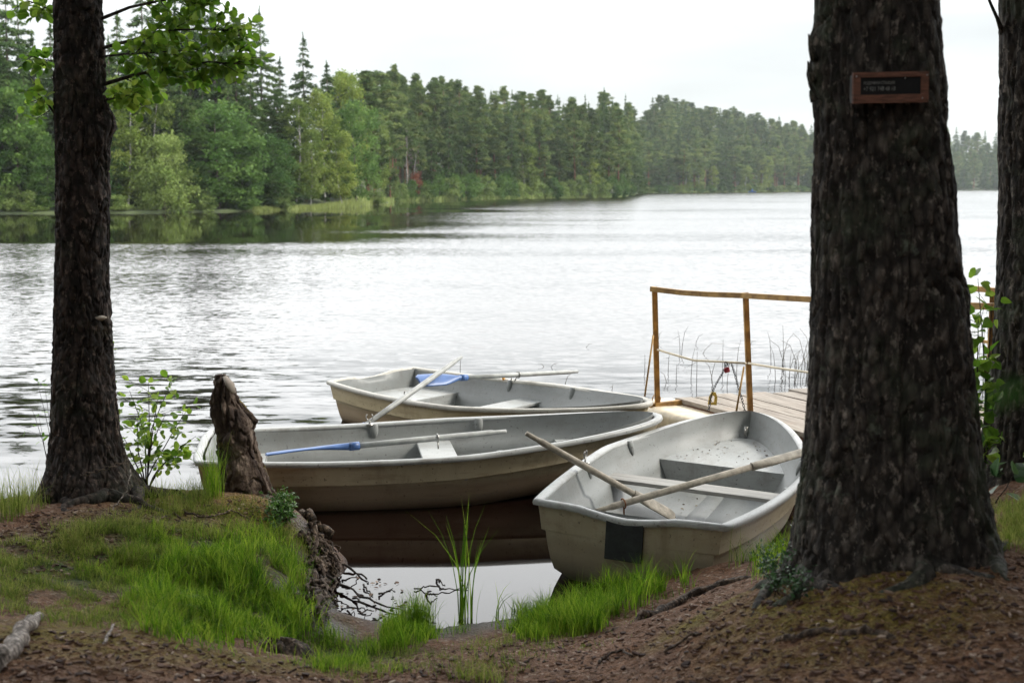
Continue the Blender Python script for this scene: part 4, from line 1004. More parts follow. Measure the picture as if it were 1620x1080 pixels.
def oar(p0, p1, blade, label, shaftm, bladem, rad=.02, bw=.075, neck=.12, curve=0., roll=0., grip=.12, lockat=None, wood=False):
    """p0 = grip end, p1 = blade tip, blade = blade length"""
    p0, p1 = Vector(p0), Vector(p1); L_ = (p1 - p0).length; o = empty('oar', p0); o.matrix_world = Matrix.Translation(p0) @ (p1 - p0).to_track_quat('Y', 'Z').to_matrix().to_4x4() @ Matrix.Rotation(roll, 4, 'Y')
    g = Geo(); s0 = L_ - blade; ys = np.r_[0, .004, grip * .9, grip, grip + .03, s0 * .6, s0 + .02]; g.tube([(0, y, 0) for y in ys], [rad * .55, rad * .72, rad * .75, rad * .8, rad, rad * 1.05, rad * .95], 10)
    link('shaft', g.mesh('shaft', M[shaftm]), o)
    g = Geo(); n = 12; A = []
    for i, t in enumerate(np.linspace(0, 1, n)):
        wv = rad * 1.15 + (bw - rad) * min(1, max(0, (t - neck) / .35)) ** .7
        if t > .93: wv *= .9 - (t - .93) * 3.5
        th = rad * (1.1 - .8 * min(1, t / .5)) + .004; z = curve * math.sin(math.pi * t * .9) * .5
        A.append([(wv * math.cos(a), s0 + t * blade, z + th * math.sin(a) - (0 if wood else .012 * (abs(math.cos(a)) ** 2) * t)) for a in np.linspace(0, 2 * math.pi, 12, endpoint=False)])
    g.grid(A, close=True); e0 = np.array(A[-1]); g.add(np.r_[e0, [e0.mean(0)]], None, [(i, (i + 1) % 12, 12) for i in range(12)])
    e0 = np.array(A[0]); g.add(np.r_[e0, [e0.mean(0)]], None, [((i + 1) % 12, i, 12) for i in range(12)])
    if not wood: g.tube([(0, s0 - .07, 0), (0, s0 - .069, 0), (0, s0 + .02, 0)], [rad * 1.05, rad * 1.35, rad * 1.35], 12)
    link('blade', g.mesh('blade', M[bladem]), o)
    if lockat:
        g = Geo(); y = L_ * lockat; g.tube([(math.cos(a) * rad * 1.35, y, math.sin(a) * rad * 1.35) for a in np.linspace(0, 6.283, 14)], .006, 6); g.tube([(0, y, -rad * 1.3), (0, y, -rad - .07)], .007, 6); link('oar_ring', g.mesh('oar_ring', M['rust' if wood else 'steel']), o)
    tag(o, label, 'oar'); return o
# nearest boat
a1 = Vector(P(832, 685, 9.76)); b1 = Vector(G(1067, 817, .10))
oar(a1, b1, .40, 'pale wooden oar hanging over the left gunwale of the nearest boat, grip outward', 'oar_wood', 'oar_wood', .027, .062, wood=True, neck=.02, roll=R_(35))
a2 = Vector(G(940, 809, .30)); b2 = Vector(G(1278, 713, .62))
oar(a2, b2, .52, 'pale wooden oar lying across the nearest boat with its blade on the right gunwale', 'oar_wood', 'oar_wood', .027, .058, wood=True, neck=.02, lockat=.13, roll=R_(12))
# middle boat
oar(G(801, 682, .50), G(421, 719, .44), .74, 'blue bladed oar lying inside the middle boat', 'grey_shaft', 'blue_plastic', .027, .085, curve=.03, lockat=.30, roll=R_(10))
# far boat
k0 = Vector((-.98, 13.35, .62)); dv = Vector((.43, .65, .24))
oar(k0 + dv, k0 - dv * 1.55, .29, 'grey oar slanting up over the near gunwale of the farthest boat', 'grey_shaft', 'blue_plastic', .028, .085)
oar(P(914, 587.5, 15.3), P(662, 601, 13.72), .60, 'blue bladed oar across the far gunwale of the farthest boat, blade at the stern', 'grey_shaft', 'blue_plastic', .027, .095, lockat=.40, roll=R_(-35))
# far away blue boat
fb = empty('small_blue_boat', G(1190, 304.6, 0)); g = Geo()
A = [[(w_ * c_, u, z_) for c_, z_ in ((-1, .5), (-.7, .05), (.7, .05), (1, .5))] for u, w_ in ((-1.6, .6), (-.8, .75), (0, .8), (.9, .6), (1.7, .05))]
g.grid(np.array(A)); g.grid(np.array([[q[0], q[3]] for q in A])); link('hull', g.mesh('hull', M['far_blue_paint']), fb)
g = Geo(); g.box((0, 0, .8), (.45, .4, .8)); g.box((0, 0, 1.3), (.2, .2, .25)); link('covered_motor', g.mesh('covered_motor', M['far_blue_paint'], True, .08), fb); fb.rotation_euler = (0, 0, 1.3)
tag(fb, 'tiny blue boat on the water near the foot of the far hill', 'boat')

# ---------------------------------------------------------------- dock
ZD = .45
u_ = Vector((.423, -.906, 0)); v_ = Vector((.906, .423, 0)); o_ = Vector(G(1065, 628, ZD))
dk = empty('wooden_dock', o_); Mr = Matrix((v_, u_, Vector((0, 0, 1)))).transposed()   # local x = across, y = towards the shore
dk.matrix_world = Matrix.Translation(o_) @ Mr.to_4x4()
x = 0.0; r = random.Random(2); starts = [.0, .05, -.05, .12, .0, .1, .02, .08, -.03, .1, .0, .06, .04, .1]
for i in range(11):
    wv = r.choice((.19, .22, .24, .2)); g = Geo(); L_ = 6.6; y0 = starts[i] + .04; nseg = 14
    A = [[(x + xx, y0 + (L_ - y0) * t + (0 if t else jj), zz + .006 * math.sin(t * 9 + i) - .004 * (i % 3)) for xx, zz, jj in ((0, 0, .0), (0, -.045, 0), (wv, -.045, .02), (wv, 0, .03), (0, 0, 0))] for t in np.linspace(0, 1, nseg)]
    g.grid(A); g.add(A[0][:4], [(0, 1, 2, 3)]); g.add(A[-1][:4], [(3, 2, 1, 0)])
    v = np.concatenate(g.v); me = mesh_np('plank', v, [np.concatenate(g.q)], False, {'tone': np.full(len(v), r.random())}, [M['dock']]); link('plank', me, dk); x += wv + r.choice((.018, .03, .05))
WD = x
g = Geo(); g.box((.06, 3.4, -.13), (.10, 6.4, .16)); g.box((WD - .1, 3.4, -.13), (.10, 6.4, .16))
for y in (.35, 2.3, 4.3, 6.2): g.box((WD / 2, y, -.135), (WD - .3, .1, .12))
link('beam', g.mesh('beam', M['dock_beam'], False, .006), dk)
for xx in (.12, WD - .15):
    for y in (.9, 3.5): g = Geo(); g.tube([(xx, y, -.1), (xx, y, -1.3)], .07, 10); link('pile', g.mesh('pile', M['dock_beam']), dk)
tag(dk, 'weathered grey plank dock reaching from the bank behind the big trunk', 'dock')
# railing on the near side
rl = empty('dock_railing', (0, 0, 0))
def angle_post(p0, p1, wv, name='post'):
    g = Geo(); d = Vector(p1) - Vector(p0); c = (Vector(p0) + Vector(p1)) / 2; L_ = d.length
    Mq = d.to_track_quat('Z', 'Y').to_matrix(); g.box(c, (wv, .008, L_), Mq); g.box(c + Mq @ Vector((-wv / 2 + .004, .03, 0)), (.008, .052, L_), Mq); return link(name, g.mesh(name, M['ochre_paint'], False), rl)
pA0, pA1 = P(1037, 652, 13.55), P(1032, 454, 13.55); pB0, pB1 = P(1184, 662, 12.7), P(1176, 463, 12.7)
angle_post(pA0, pA1, .068); angle_post(pB0, pB1, .062)
near3 = Vector((3.60, 9.98, 0)); pC1 = P(1572, 487, 9.98); angle_post(Vector((pC1.x, pC1.y, .6)), pC1, .06)
def bar(pts, wv, th, name, mat):
    g = Geo()
    for a, b in zip(pts, pts[1:]):
        a, b = Vector(a), Vector(b); d = b - a; Mq = d.to_track_quat('Y', 'Z').to_matrix(); g.box((a + b) / 2, (wv, d.length, th), Mq)
    return link(name, g.mesh(name, M[mat], False), rl)
top = [P(1030, 457, 13.5), P(1080, 463, 13.25), P(1120, 465.5, 13.0), P(1176, 467.5, 12.68), P(1288, 474, 11.79), pC1 + Vector((0, 0, .01))]
bar(top, .045, .052, 'top_rail', 'ochre_paint')
g = Geo(); g.tube([P(1040, 553, 13.5), P(1070, 562, 13.3), P(1098, 570, 13.15), P(1140, 572, 12.9), P(1180, 574.5, 12.66)], .011, 8); g.tube([P(1184, 574.5, 12.64), P(1230, 582, 12.2), P(1288, 590, 11.79), Vector((3.3, 10.6, .98)), Vector((3.6, 9.98, 1.1))], .011, 8); link('lower_rail', g.mesh('lower_rail', M['float_cream']), rl)
for q in ([P(1033.5, 530, 13.5), P(1020, 627, 13.35)], [P(1177, 580, 12.6), P(1165, 650, 12.45)]): g = Geo(); g.tube(q, .010, 7); link('brace', g.mesh('brace', M['ochre_paint']), rl)
g = Geo(); a, b = P(1027, 642, 13.55), P(1092, 634, 13.7); d = b - a; g.box((a + b) / 2, (d.length, .06, .05), d.to_track_quat('X', 'Z').to_matrix()); link('base_bar', g.mesh('base_bar', M['ochre_paint'], False), rl)
tag(rl, 'rusty ochre railing with two posts along the near edge of the dock', 'railing')
rl2 = empty('dock_railing', (0, 0, 0)); base = Vector((4.87, 13.5, 0)); _rl = rl; rl = rl2
pts = [base - u_ * 1.5, base + u_ * .2, base + u_ * 3.2]
for q in pts: angle_post(q + Vector((0, 0, .3)), q + Vector((0, 0, 1.66)), .06)
bar([q + Vector((0, 0, 1.64)) for q in pts], .05, .055, 'top_rail', 'ochre_paint'); bar([q + Vector((0, 0, 1.1)) for q in pts], .03, .03, 'lower_rail', 'ochre_paint')
tag(rl2, 'ochre railing on the far edge of the dock, glimpsed right of the big trunk', 'railing'); rl = _rl
# chain, padlock, tag, float
tag(link('lock_chain', chain([P(1121, 650, 12.6), P(1126, 622, 12.75), P(1133, 607, 12.8), P(1143, 590, 12.85), P(1150, 575, 12.88), P(1157, 574, 12.85), P(1162, 590, 12.7), P(1168, 612, 12.62), P(1174, 632, 12.55), P(1179, 652, 12.5)], .013, .0035, 'lock_chain', M['black_metal'])), 'dark chain hanging from the padlock on the dock railing', 'chain')
pl = empty('padlock', P(1150, 585, 12.83)); g = Geo(); g.box((0, 0, 0), (.055, .028, .055)); link('lock_body', g.mesh('lock_body', M['red_paint'], True, .008), pl)
g = Geo(); g.tube([(math.cos(a) * .018 + .004, 0, .03 + math.sin(a) * .055) for a in np.linspace(0, math.pi, 11)], .005, 6); link('shackle', g.mesh('shackle', M['black_metal']), pl); pl.rotation_euler = (0, R_(-14), .3)
tag(pl, 'small dark red padlock hanging from the lower rail of the dock', 'padlock')
tg = Geo(); c = P(1128, 631, 12.75)
out = [(-.045, -.06), (.045, -.06), (.045, .02), (.022, .07), (-.02, .07), (-.042, .02)]; inn = [(-.016, -.035), (.016, -.035), (.018, .015), (.010, .035), (-.008, .035), (-.016, .015)]
V = [(x_, y_, z_) for y_ in (0, .012) for ring in (out, inn) for x_, z_ in ring]; Q = []
for i in range(6):
    j = (i + 1) % 6; Q += [(i, j, 6 + j, 6 + i), (12 + j, 12 + i, 18 + i, 18 + j), (j, i, 12 + i, 12 + j), (6 + i, 6 + j, 18 + j, 18 + i)]
tg.add(V, Q); o = link('hasp_plate', tg.mesh('hasp_plate', M['yellow_tag'], False)); o.location = c; o.rotation_euler = (0, R_(5), .2); tag(o, 'yellow slotted metal plate standing at the near edge of the dock', 'plate')
fl = empty('dock_float', (0, 0, 0)); fl.matrix_world = Matrix.Translation(Vector(G(1075, 668, .30)) + Vector((.1, .3, -.12))) @ Mr.to_4x4() @ Matrix.Rotation(R_(0), 4, 'Z')
g = Geo(); g.box((0, -.1, 0), (.62, 1.3, .42)); link('float_body', g.mesh('float_body', M['float_cream'], True, .07), fl)
g = Geo(); g.tube([(-.10 + math.cos(a) * .05, -.42, .225 + math.sin(a) * .055 + .03) for a in np.linspace(0, 6.283, 15)], .006, 6); link('rope_ring', g.mesh('rope_ring', M['ochre_paint']), fl)
tag(fl, 'cream float with an ochre ring under the outer end of the dock', 'float')
fl2 = copy_tree(fl, label='tan float in the dark gap right of the nearest boat, beside the big trunk'); fl2.matrix_world = Matrix.Translation(Vector((3.25, 11.35, .10))) @ Mr.to_4x4(); fl2.name = 'dock_float'

# ---------------------------------------------------------------- reeds in the lake near the dock
def reed(px, py, hpx, bend, label, group, Y=None):
    b = G(px, py, 0) if Y is None else P(px, py, Y); b.z = -.05; k = b.y / F; g = Geo(); h = hpx * k + .05; a = rng.random() * 6.28
    pts = [b, b + Vector((bend * .15 * h, 0, h * .4)), b + Vector((bend * .45 * h, 0, h * .75)), b + Vector((bend * h, 0, h * (1 - .25 * abs(bend))))]
    g.tube(pts, [.0045, .004, .003, .0018], 5)
    if rng.random() < .35: q = pts[2]; g.tube([q, q + Vector((.25 * h * rng.choice([-1, 1]), 0, -.2 * h * rng.random()))], [.003, .0015], 4)
    n = sum(len(v) for v in g.v); o = link('reed_stalk', g.mesh('reed_stalk', M['reed'], True, 0, {'tone': np.full(n, rng.random())})); tag(o, label, 'reed', group)
for i in range(30):
    px = 1262 + rng.normal() * 26 if i % 3 else rng.uniform(1205, 1288)
    reed(min(px, 1400), rng.uniform(575, 608), rng.uniform(25, 80) * (1.2 if i % 3 else .8), rng.normal() * .22, 'thin brown reed stalk in the clump behind the dock planks', 'reed stalks behind the dock')
for px, py, h_, bd in ((1041, 540, 18, .3), (1076, 560, 40, -.1), (1078, 560, 48, .2), (1100, 545, 20, .5), (1020, 590, 30, 0), (1057, 590, 34, .05), (1093, 600, 52, .1), (1102, 615, 60, 0), (1055, 605, 20, -.4), (1125, 600, 40, .3), (1143, 595, 60, 0), (1165, 590, 55, .1), (1070, 600, 24, 0), (1128, 610, 44, -.3), (1150, 612, 40, .1), (1110, 560, 25, 1.2), (1186, 548, 12, .5)):
    reed(px, py, h_, bd, 'thin reed stalk standing in the water within the railing frame', 'reed stalks seen through the railing')
for px, py, h_, bd in ((870, 581, 10, .9), (862, 580, 8, -.8), (926, 550, 9, .8), (893, 612, 24, .35), (968, 620, 14, .1), (728, 586, 26, .05)):
    reed(px, py, h_, bd, 'lone reed tip poking from the open water beyond the boats', 'lone reed tips in open water')
# finer growth seen right of the big trunk
for i in range(26): reed(rng.uniform(1526, 1572), rng.uniform(560, 640), rng.uniform(40, 110), rng.normal() * .08, 'thin reed stalk in the water seen right of the big trunk', 'reed stalks right of the big trunk')

# ---------------------------------------------------------------- plants on the bank
def plant(name, label, base, tips, leafsize, n, mat, kind, rad=.005, bow=.03, group=None, cat='plant', side=3, tone=None):
    e_ = empty(name, (0, 0, 0)); g = Geo(); stems = []
    for tip in tips:
        tip = Vector(tip); b = Vector(base) + Vector((rng.normal() * .015, rng.normal() * .015, -.02)); mid_ = b.lerp(tip, .5) + Vector((rng.normal() * bow, rng.normal() * bow, bow)); m1 = b.lerp(mid_, .5) + Vector((0, 0, bow * .6)); m2 = mid_.lerp(tip, .5) + Vector((0, 0, bow * .4))
        pts = [b, m1, mid_, m2, tip]; g.tube(pts, [rad, rad * .85, rad * .7, rad * .5, rad * .25], 6); stems.append((pts[1:], 1))
        for k in range(side):
            q = m1.lerp(tip, rng.random()); t2 = q + Vector((rng.normal() * .09, rng.normal() * .09, rng.uniform(-.01, .09))) * (leafsize / .05); g.tube([q, t2], [rad * .35, rad * .15], 4); stems.append(([q, q.lerp(t2, .5), t2], .5))
    link('stems', g.mesh('stems', M['twig']), e_); pos, dr = leafy(stems, n, leafsize, mat, spread=leafsize * .6)
    link('leaves', leaf_cloud('leaves', pos, dr, rng.uniform(.6, 1.15, len(pos)) * leafsize, mat, kind), e_); tag(e_, label, cat, group); return e_
YB = 9.15
plant('alder_sapling', 'alder sapling with fresh green leaves growing right of the left trunk', P(232, 772, YB), [P(310, 690, YB - .1), P(275, 598, YB + .1), P(235, 605, YB), P(205, 618, YB + .1), P(295, 650, YB), P(262, 655, YB - .2), P(218, 660, YB - .1), P(195, 690, YB), P(280, 720, YB - .1), P(250, 630, YB)], .062, 8, M['leaf'], 'round', .006, .03, side=4)
plant('alder_sapling', 'small twig of leaves reaching out left of the left trunk', P(92, 770, YB + .1), [P(58, 600, YB + .2), P(48, 640, YB + .2), P(70, 605, YB + .2), P(62, 660, YB + .2)], .05, 3.2, M['leaf'], 'round', .003, .03, side=1)
plant('alder_sapling', 'single leafy tip peeping from behind the left trunk', P(175, 770, YB + .15), [P(183, 548, YB + .15), P(182, 575, YB + .1)], .055, 3, M['leaf'], 'round', .003, .01, side=1)
plant('leafy_plant', 'tall plant with heart shaped leaves between the two right trunks', P(1556, 765, 8.0), [P(1547, 440, 8.0), P(1570, 470, 8.05), P(1535, 520, 7.95), P(1560, 560, 8), P(1540, 600, 8), P(1572, 620, 8), P(1530, 660, 8), P(1560, 700, 7.9), P(1548, 505, 7.9)], .085, 9, M['leaf'], 'heart', .007, .02, side=3)
h = hit(1560, 800); plant('leafy_plant', 'low plant with large round leaves at the foot of the right edge trunk', h, [h + Vector((.05, -.1, .22)), h + Vector((-.06, -.06, .14)), h + Vector((.16, 0, .2)), h + Vector((0, .05, .3))], .10, 3, M['leafdark'], 'heart', .004, .02, side=1)
tips = []
h0 = hit(448, 822)
plant('ivy_clump', 'dense clump of small dark green leaves on the bank edge right of the stump', h0, [hit(448 + rng.normal() * 16, 812 + rng.normal() * 16) + Vector((0, 0, rng.uniform(.03, .16))) for _ in range(34)], .034, 13, M['ivy'], 'oval', .002, .01, side=3)
for i, (px, py) in enumerate(((1215, 880), (1250, 905), (1232, 930), (1272, 880), (1262, 935), (1290, 900), (1222, 905), (1275, 850))):
    h = hit(px, py + 12); plant('berry_plant', 'low sprig of small dark leaves at the left foot of the big trunk', h, [h + Vector((rng.normal() * .06, rng.normal() * .06, rng.uniform(.06, .15))) for _ in range(9)], .022, 10, M['leafdark'], 'oval', .002, .01, 'berry plants at the foot of the big trunk', side=2)
# leafy shoot close to the lens at the right edge
plant('leafy_shoot', 'blurred green leaf very close at the right picture edge', (.34, .55, 1.9), [P(1640, 350, .55), P(1646, 420, .55), P(1642, 500, .55), P(1660, 640, .55)], .026, 3, M['ivy'], 'round', .001, .003, side=0)

# grasses ----------------------------------------------------------
def poly_pts(poly, n):
    pl_ = np.array(poly, float); lo, hi = pl_.min(0), pl_.max(0); out = []
    while len(out) < n:
        q = lo + rng.random((n * 2, 2)) * (hi - lo); ins = np.zeros(len(q), bool); j = len(pl_) - 1
        for i in range(len(pl_)):
            a, b = pl_[i], pl_[j]; c = ((a[1] > q[:, 1]) != (b[1] > q[:, 1])) & (q[:, 0] < (b[0] - a[0]) * (q[:, 1] - a[1]) / (b[1] - a[1] + 1e-9) + a[0]); ins ^= c; j = i
        out += list(q[ins])
    return np.array(out[:n])
def grass(name, label, polys, mat, wind=None):
    bs, hs, ws, ls = [], [], [], []
    for poly, n, hmin, hmax, wd, lean, clump in polys:
        q = poly_pts(poly, n) + rng.normal(size=(n, 2)) * np.array([13, 7]) * (1 if n > 1500 else .3); h3 = hits(q[:, 0], q[:, 1])
        if clump:
            k = max(3, n // 60); cen = h3[rng.integers(0, n, k)]; pick = cen[rng.integers(0, k, n)]; h3[:, :2] = pick[:, :2] + rng.normal(size=(n, 2)) * clump
        keep = (h3[:, 1] < 11) & (fbm(np.c_[h3[:, :2] * 7, np.zeros(n)], 2, 31) > (-.28 if n > 1500 else -2)) & (ghz(h3[:, 0], h3[:, 1]) > -.06); h3 = h3[keep]; h3[:, 2] = ghz(h3[:, 0], h3[:, 1]) - .012; n = len(h3)
        bs.append(h3); hn = np.clip(fbm(np.c_[h3[:, :2] * 5, np.zeros(n)], 3, 77) * 1.1 + .5, 0, 1.2)
        hs.append((hmin + (hmax - hmin) * rng.random(n)) * (.4 + 1.0 * hn)); ws.append(np.full(n, wd) * rng.uniform(.6, 1.2, n)); ls.append(np.abs(rng.normal(size=n)) * lean + .08)
    bs, hs, ws, ls = map(np.concatenate, (bs, hs, ws, ls))
    return tag(link(name, blades(name, bs, hs, ws, ls, mat, curve=1.3, wind=wind)), label, 'grass', None, 'stuff')
grass('tall_grass', 'lush bright green grass tufts on the left bank and along the inlet', [
    ([(280, 885), (330, 860), (420, 850), (462, 880), (475, 930), (490, 1000), (440, 1030), (330, 1020), (230, 995), (200, 950)], 9500, .07, .19, .0065, .6, 0),
    ([(120, 900), (260, 850), (330, 860), (250, 960), (150, 960)], 2200, .05, .12, .004, .6, .05),
    ([(590, 995), (690, 985), (700, 1015), (600, 1025)], 2400, .10, .20, .0045, .35, .05),
    ([(790, 985), (900, 940), (1000, 912), (1065, 905), (1060, 940), (950, 990), (830, 1012)], 6500, .10, .22, .0060, .45, .05),
    ([(1170, 880), (1240, 850), (1262, 870), (1200, 915)], 1600, .12, .24, .004, .5, 0),
    ([(700, 975), (780, 985), (770, 1000), (700, 1000)], 22, .35, .62, .010, .30, .03),
    ([(500, 1005), (590, 1020), (620, 1060), (480, 1060), (460, 1030)], 1500, .05, .10, .004, .5, .05),
    ([(330, 765), (345, 765), (350, 790), (330, 790)], 260, .15, .38, .004, .3, 0),
    ([(440, 775), (468, 780), (465, 800), (440, 800)], 120, .12, .34, .004, .7, 0)], M['grass'])
grass('short_grass', 'short yellowish green grass over the left mound and foreground', [
    ([(0, 870), (120, 830), (260, 800), (440, 800), (480, 860), (480, 950), (300, 1000), (120, 985), (0, 960)], 48000, .025, .09, .0035, .7, 0),
    ([(480, 1020), (700, 1010), (900, 1000), (1060, 960), (1080, 930), (900, 1040), (700, 1060), (540, 1075)], 3800, .02, .07, .0035, .6, .07),
    ([(0, 770), (60, 770), (75, 800), (0, 830)], 900, .10, .30, .0035, .6, 0),
    ([(230, 770), (335, 770), (335, 800), (230, 800)], 900, .05, .16, .003, .8, 0),
    ([(1570, 800), (1640, 800), (1640, 870), (1580, 860)], 2200, .03, .09, .0035, .6, 0),
    ([(740, 1050), (800, 1050), (780, 1080), (730, 1080)], 300, .05, .1, .004, .5, .05)], M['grassdry'])

# litter ------------------------------------------------------------
def litter(name, label, poly, n, lo, hi, mat, flat=.25, slim=1.0):
    q = poly_pts(poly, n); h3 = hits(q[:, 0], q[:, 1]); h3 = h3[h3[:, 2] > .03]; n = len(h3); a = rng.random(n) * 6.28; L_ = (lo + (hi - lo) * rng.random(n) ** 2.5); wv = L_ * rng.uniform(.15, .55, n) * slim; th = np.minimum(L_ * flat, .012)
    u = np.c_[np.cos(a), np.sin(a), rng.normal(size=n) * .18]; s = np.c_[-np.sin(a), np.cos(a), rng.normal(size=n) * .25]
    c = h3 + np.c_[0 * a, 0 * a, th * .3]; V = []
    for k in (0, 1):
        for du, ds_ in ((-1, -.4), (-.5, .9), (.7, .8), (1, -.2), (.2, -1)): V.append(c + u * (L_ * .5 * du * rng.uniform(.7, 1.1, n))[:, None] + s * (wv * .5 * ds_)[:, None] + np.array([0, 0, 1.]) * (th * (k - .4))[:, None])
    V = np.stack(V, 1).reshape(-1, 3); i = np.arange(n)[:, None] * 10
    t5 = np.concatenate([i + 5, i + 6, i + 7, i + 8, i + 9], 1); b5 = np.concatenate([i + 4, i + 3, i + 2, i + 1, i], 1); sides = np.concatenate([np.concatenate([i + k, i + (k + 1) % 5, i + 5 + (k + 1) % 5, i + 5 + k], 1) for k in range(5)])
    me = mesh_np(name, V, [t5, sides], False, {'tone': np.repeat(rng.random(n), 10)}, [mat]); return tag(link(name, me), label, 'litter', None, 'stuff')
m = MT('litter'); col = m.ramp(m.attr('tone'), [(.0, (.025, .013, .010)), (1.0, (.36, .29, .23)), (.5, (.075, .038, .025)), (.82, (.14, .08, .052)), (.94, (.22, .155, .115))]); M['litter'] = m.set(col, .8, .3)
m = MT('needles'); col = m.ramp(m.attr('tone'), [(.0, (.05, .022, .012)), (1.0, (.30, .20, .12)), (.5, (.14, .07, .035))]); M['needles'] = m.set(col, .8, .2)
litter('bark_litter', 'scattered bark chips, needles and dead leaves on the brown foreground', [(0, 1000), (200, 1000), (420, 1050), (700, 1030), (1000, 1000), (1110, 930), (1200, 940), (1260, 900), (1620, 880), (1640, 1100), (0, 1100)], 5200, .004, .045, M['litter'])
litter('twig_litter', 'thin dark litter under the left trunk and on the mound', [(0, 830), (120, 800), (440, 790), (470, 860), (300, 900), (0, 920)], 2600, .006, .04, M['litter'])

q = poly_pts([(500, 880), (560, 905), (640, 920), (720, 925), (700, 970), (600, 1010), (510, 1000)], 300); V = []; t_ = []
w3 = np.array([tuple(G(a, b, .004)) for a, b in q]); w3 = w3[ghz(w3[:, 0], w3[:, 1]) < .0]; w3 = w3[rng.random(len(w3)) < np.clip(1.25 - (w3[:, 0] + 1.35) / .8, .12, 1)]
pos_, dr_ = w3, np.c_[rng.normal(size=(len(w3), 2)), rng.normal(size=len(w3)) * .1]
tag(link('floating_litter', leaf_cloud('floating_litter', pos_ + np.array([0, 0, .003]), dr_, rng.uniform(.006, .05, len(w3)) , M['litter'], 'oval', None, .1)), 'small dark leaf scraps floating in the shallow inlet', 'litter', None, 'stuff')
litter('needle_litter', 'fine brown needles and slivers strewn over the forest floor', [(0, 1000), (200, 1000), (420, 1050), (700, 1030), (1000, 1000), (1110, 930), (1260, 900), (1620, 800), (1640, 1100), (0, 1100)], 12000, .012, .06, M['needles'], .06, .07)
dq = np.array([tuple(v) for v in BOATQ]); tag(link('boat_litter', leaf_cloud('boat_litter', dq, np.c_[rng.normal(size=(len(dq), 2)), np.zeros(len(dq))], rng.uniform(.008, .032, len(dq)), M['boat_dirt'], 'oval', None, .15)), 'dry leaf scraps and dirt lying in the nearest boat', 'litter', None, 'stuff')
# roots, sticks -------------------------------------------------------
def stick(name, label, cat, pts, rad, mat, group=None, wig=.01, k=7):
    g = Geo(); pts = [Vector(p) for p in pts]; fine_ = []
    for a, b in zip(pts, pts[1:]):
        for t in np.linspace(0, 1, 6)[:-1]: fine_.append(a.lerp(b, t) + Vector(rng.normal(size=3) * wig))
    fine_.append(pts[-1]); n = len(fine_); g.tube(fine_, np.linspace(rad[0], rad[1], n) * rng.uniform(.8, 1.2, n), k)
    return tag(link(name, g.mesh(name, M[mat])), label, cat, group)
rw = lambda px, py, dz=0.: hit(px, py) + Vector((0, 0, dz))
GR = 'bare roots hanging from the washed out bank edge'
for i in range(70):
    py = rng.uniform(812, 960); x0 = float(np.interp(py, [812, 870, 960], [480, 484, 476])) + rng.uniform(-8, 30)
    pr_ = [(x0, py), (x0 + rng.uniform(4, 20), py + rng.uniform(8, 28)), (x0 + rng.uniform(10, 34), py + rng.uniform(25, 60))]
    if i % 4 == 0: pr_ = [(x0, py), (x0 + rng.uniform(14, 28), py + rng.uniform(-8, 8)), (x0 + rng.uniform(26, 44), py + rng.uniform(4, 26))]
    q_ = [rw(min(a, 545), b, rng.uniform(.0, .045)) for a, b in pr_]
    stick('root', 'brown bare root hanging from the washed out bank edge', 'root', q_, (rng.uniform(.007, .028), .005), 'root' if i % 3 else 'stump', GR, .014)
stick('root', 'thick knotted root curling over the bank edge beside the cove', 'root', [P(478, 812, 9.3), P(500, 824, 9.15), P(518, 845, 9.1), P(522, 872, 9.05), P(506, 885, 9.05), P(498, 868, 9.1)], (.035, .02), 'root', None, .016)
stick('root', 'pale root running down the middle of the bank edge', 'root', [P(470, 850, 9.0), P(484, 880, 8.8), P(478, 910, 8.6), P(490, 935, 8.4)], (.022, .012), 'root', None, .01)
W0 = lambda px, py, z=.01: G(px, py, z)
stick('stick', 'longest dark stick floating out of the mud into the bright water', 'stick', [W0(505, 905, .05), W0(560, 935, .03), W0(615, 962, .01), W0(690, 985, .02)], (.010, .004), 'twig', None, .008)
stick('stick', 'short dark stick lying on the water beside the bank roots', 'stick', [W0(525, 885, .04), W0(560, 900, .02), W0(580, 915, .01)], (.012, .006), 'twig', None, .006)
stick('stick', 'forked twig floating in the middle of the bright inlet', 'stick', [W0(655, 930), W0(680, 926, .03), W0(710, 932, .01), W0(740, 929)], (.006, .003), 'twig', None, .008)
for px, py, dx, dy in ((540, 920, 30, -12), (560, 945, 22, 14), (548, 960, 40, 5), (575, 925, 15, 16), (530, 975, 40, -8), (600, 940, 22, -10), (520, 945, 30, 12), (585, 985, 30, -14), (690, 915, 14, 12), (672, 938, 20, 4)):
    stick('stick', 'small dark twig lying in the shallow muddy water of the inlet', 'stick', [W0(px, py, .012), W0(px + dx * .5, py + dy * .5, .04 * rng.random()), W0(px + dx, py + dy, .008)], (.007, .003), 'twig', 'small twigs in the muddy inlet', .006)
stick('root', 'bleached pale root in the bottom left corner', 'root', [rw(-20, 1065, .01), rw(20, 1040, .02), rw(38, 1005, .035), rw(62, 978, .01)], (.045, .02), 'palewood', None, .012, 9)
stick('stick', 'short pale twig on the mossy ridge at lower left', 'stick', [rw(165, 1020, .005), rw(174, 1008, .02), rw(180, 998, .03)], (.008, .005), 'palewood', None, .002)
stick('root', 'long mossy root ridge running up toward the grass from the right', 'root', [rw(960, 1000, -.01), rw(1020, 978, .005), rw(1080, 948, .01), rw(1140, 925, -.01), rw(1190, 912, -.03)], (.022, .035), 'root', None, .01, 9)
stick('root', 'dark root lying in front of the big trunk', 'root', [rw(1220, 1010, -.015), rw(1290, 1002, .005), rw(1370, 1000, .0), rw(1420, 1008, -.02)], (.014, .02), 'root', None, .006, 8)
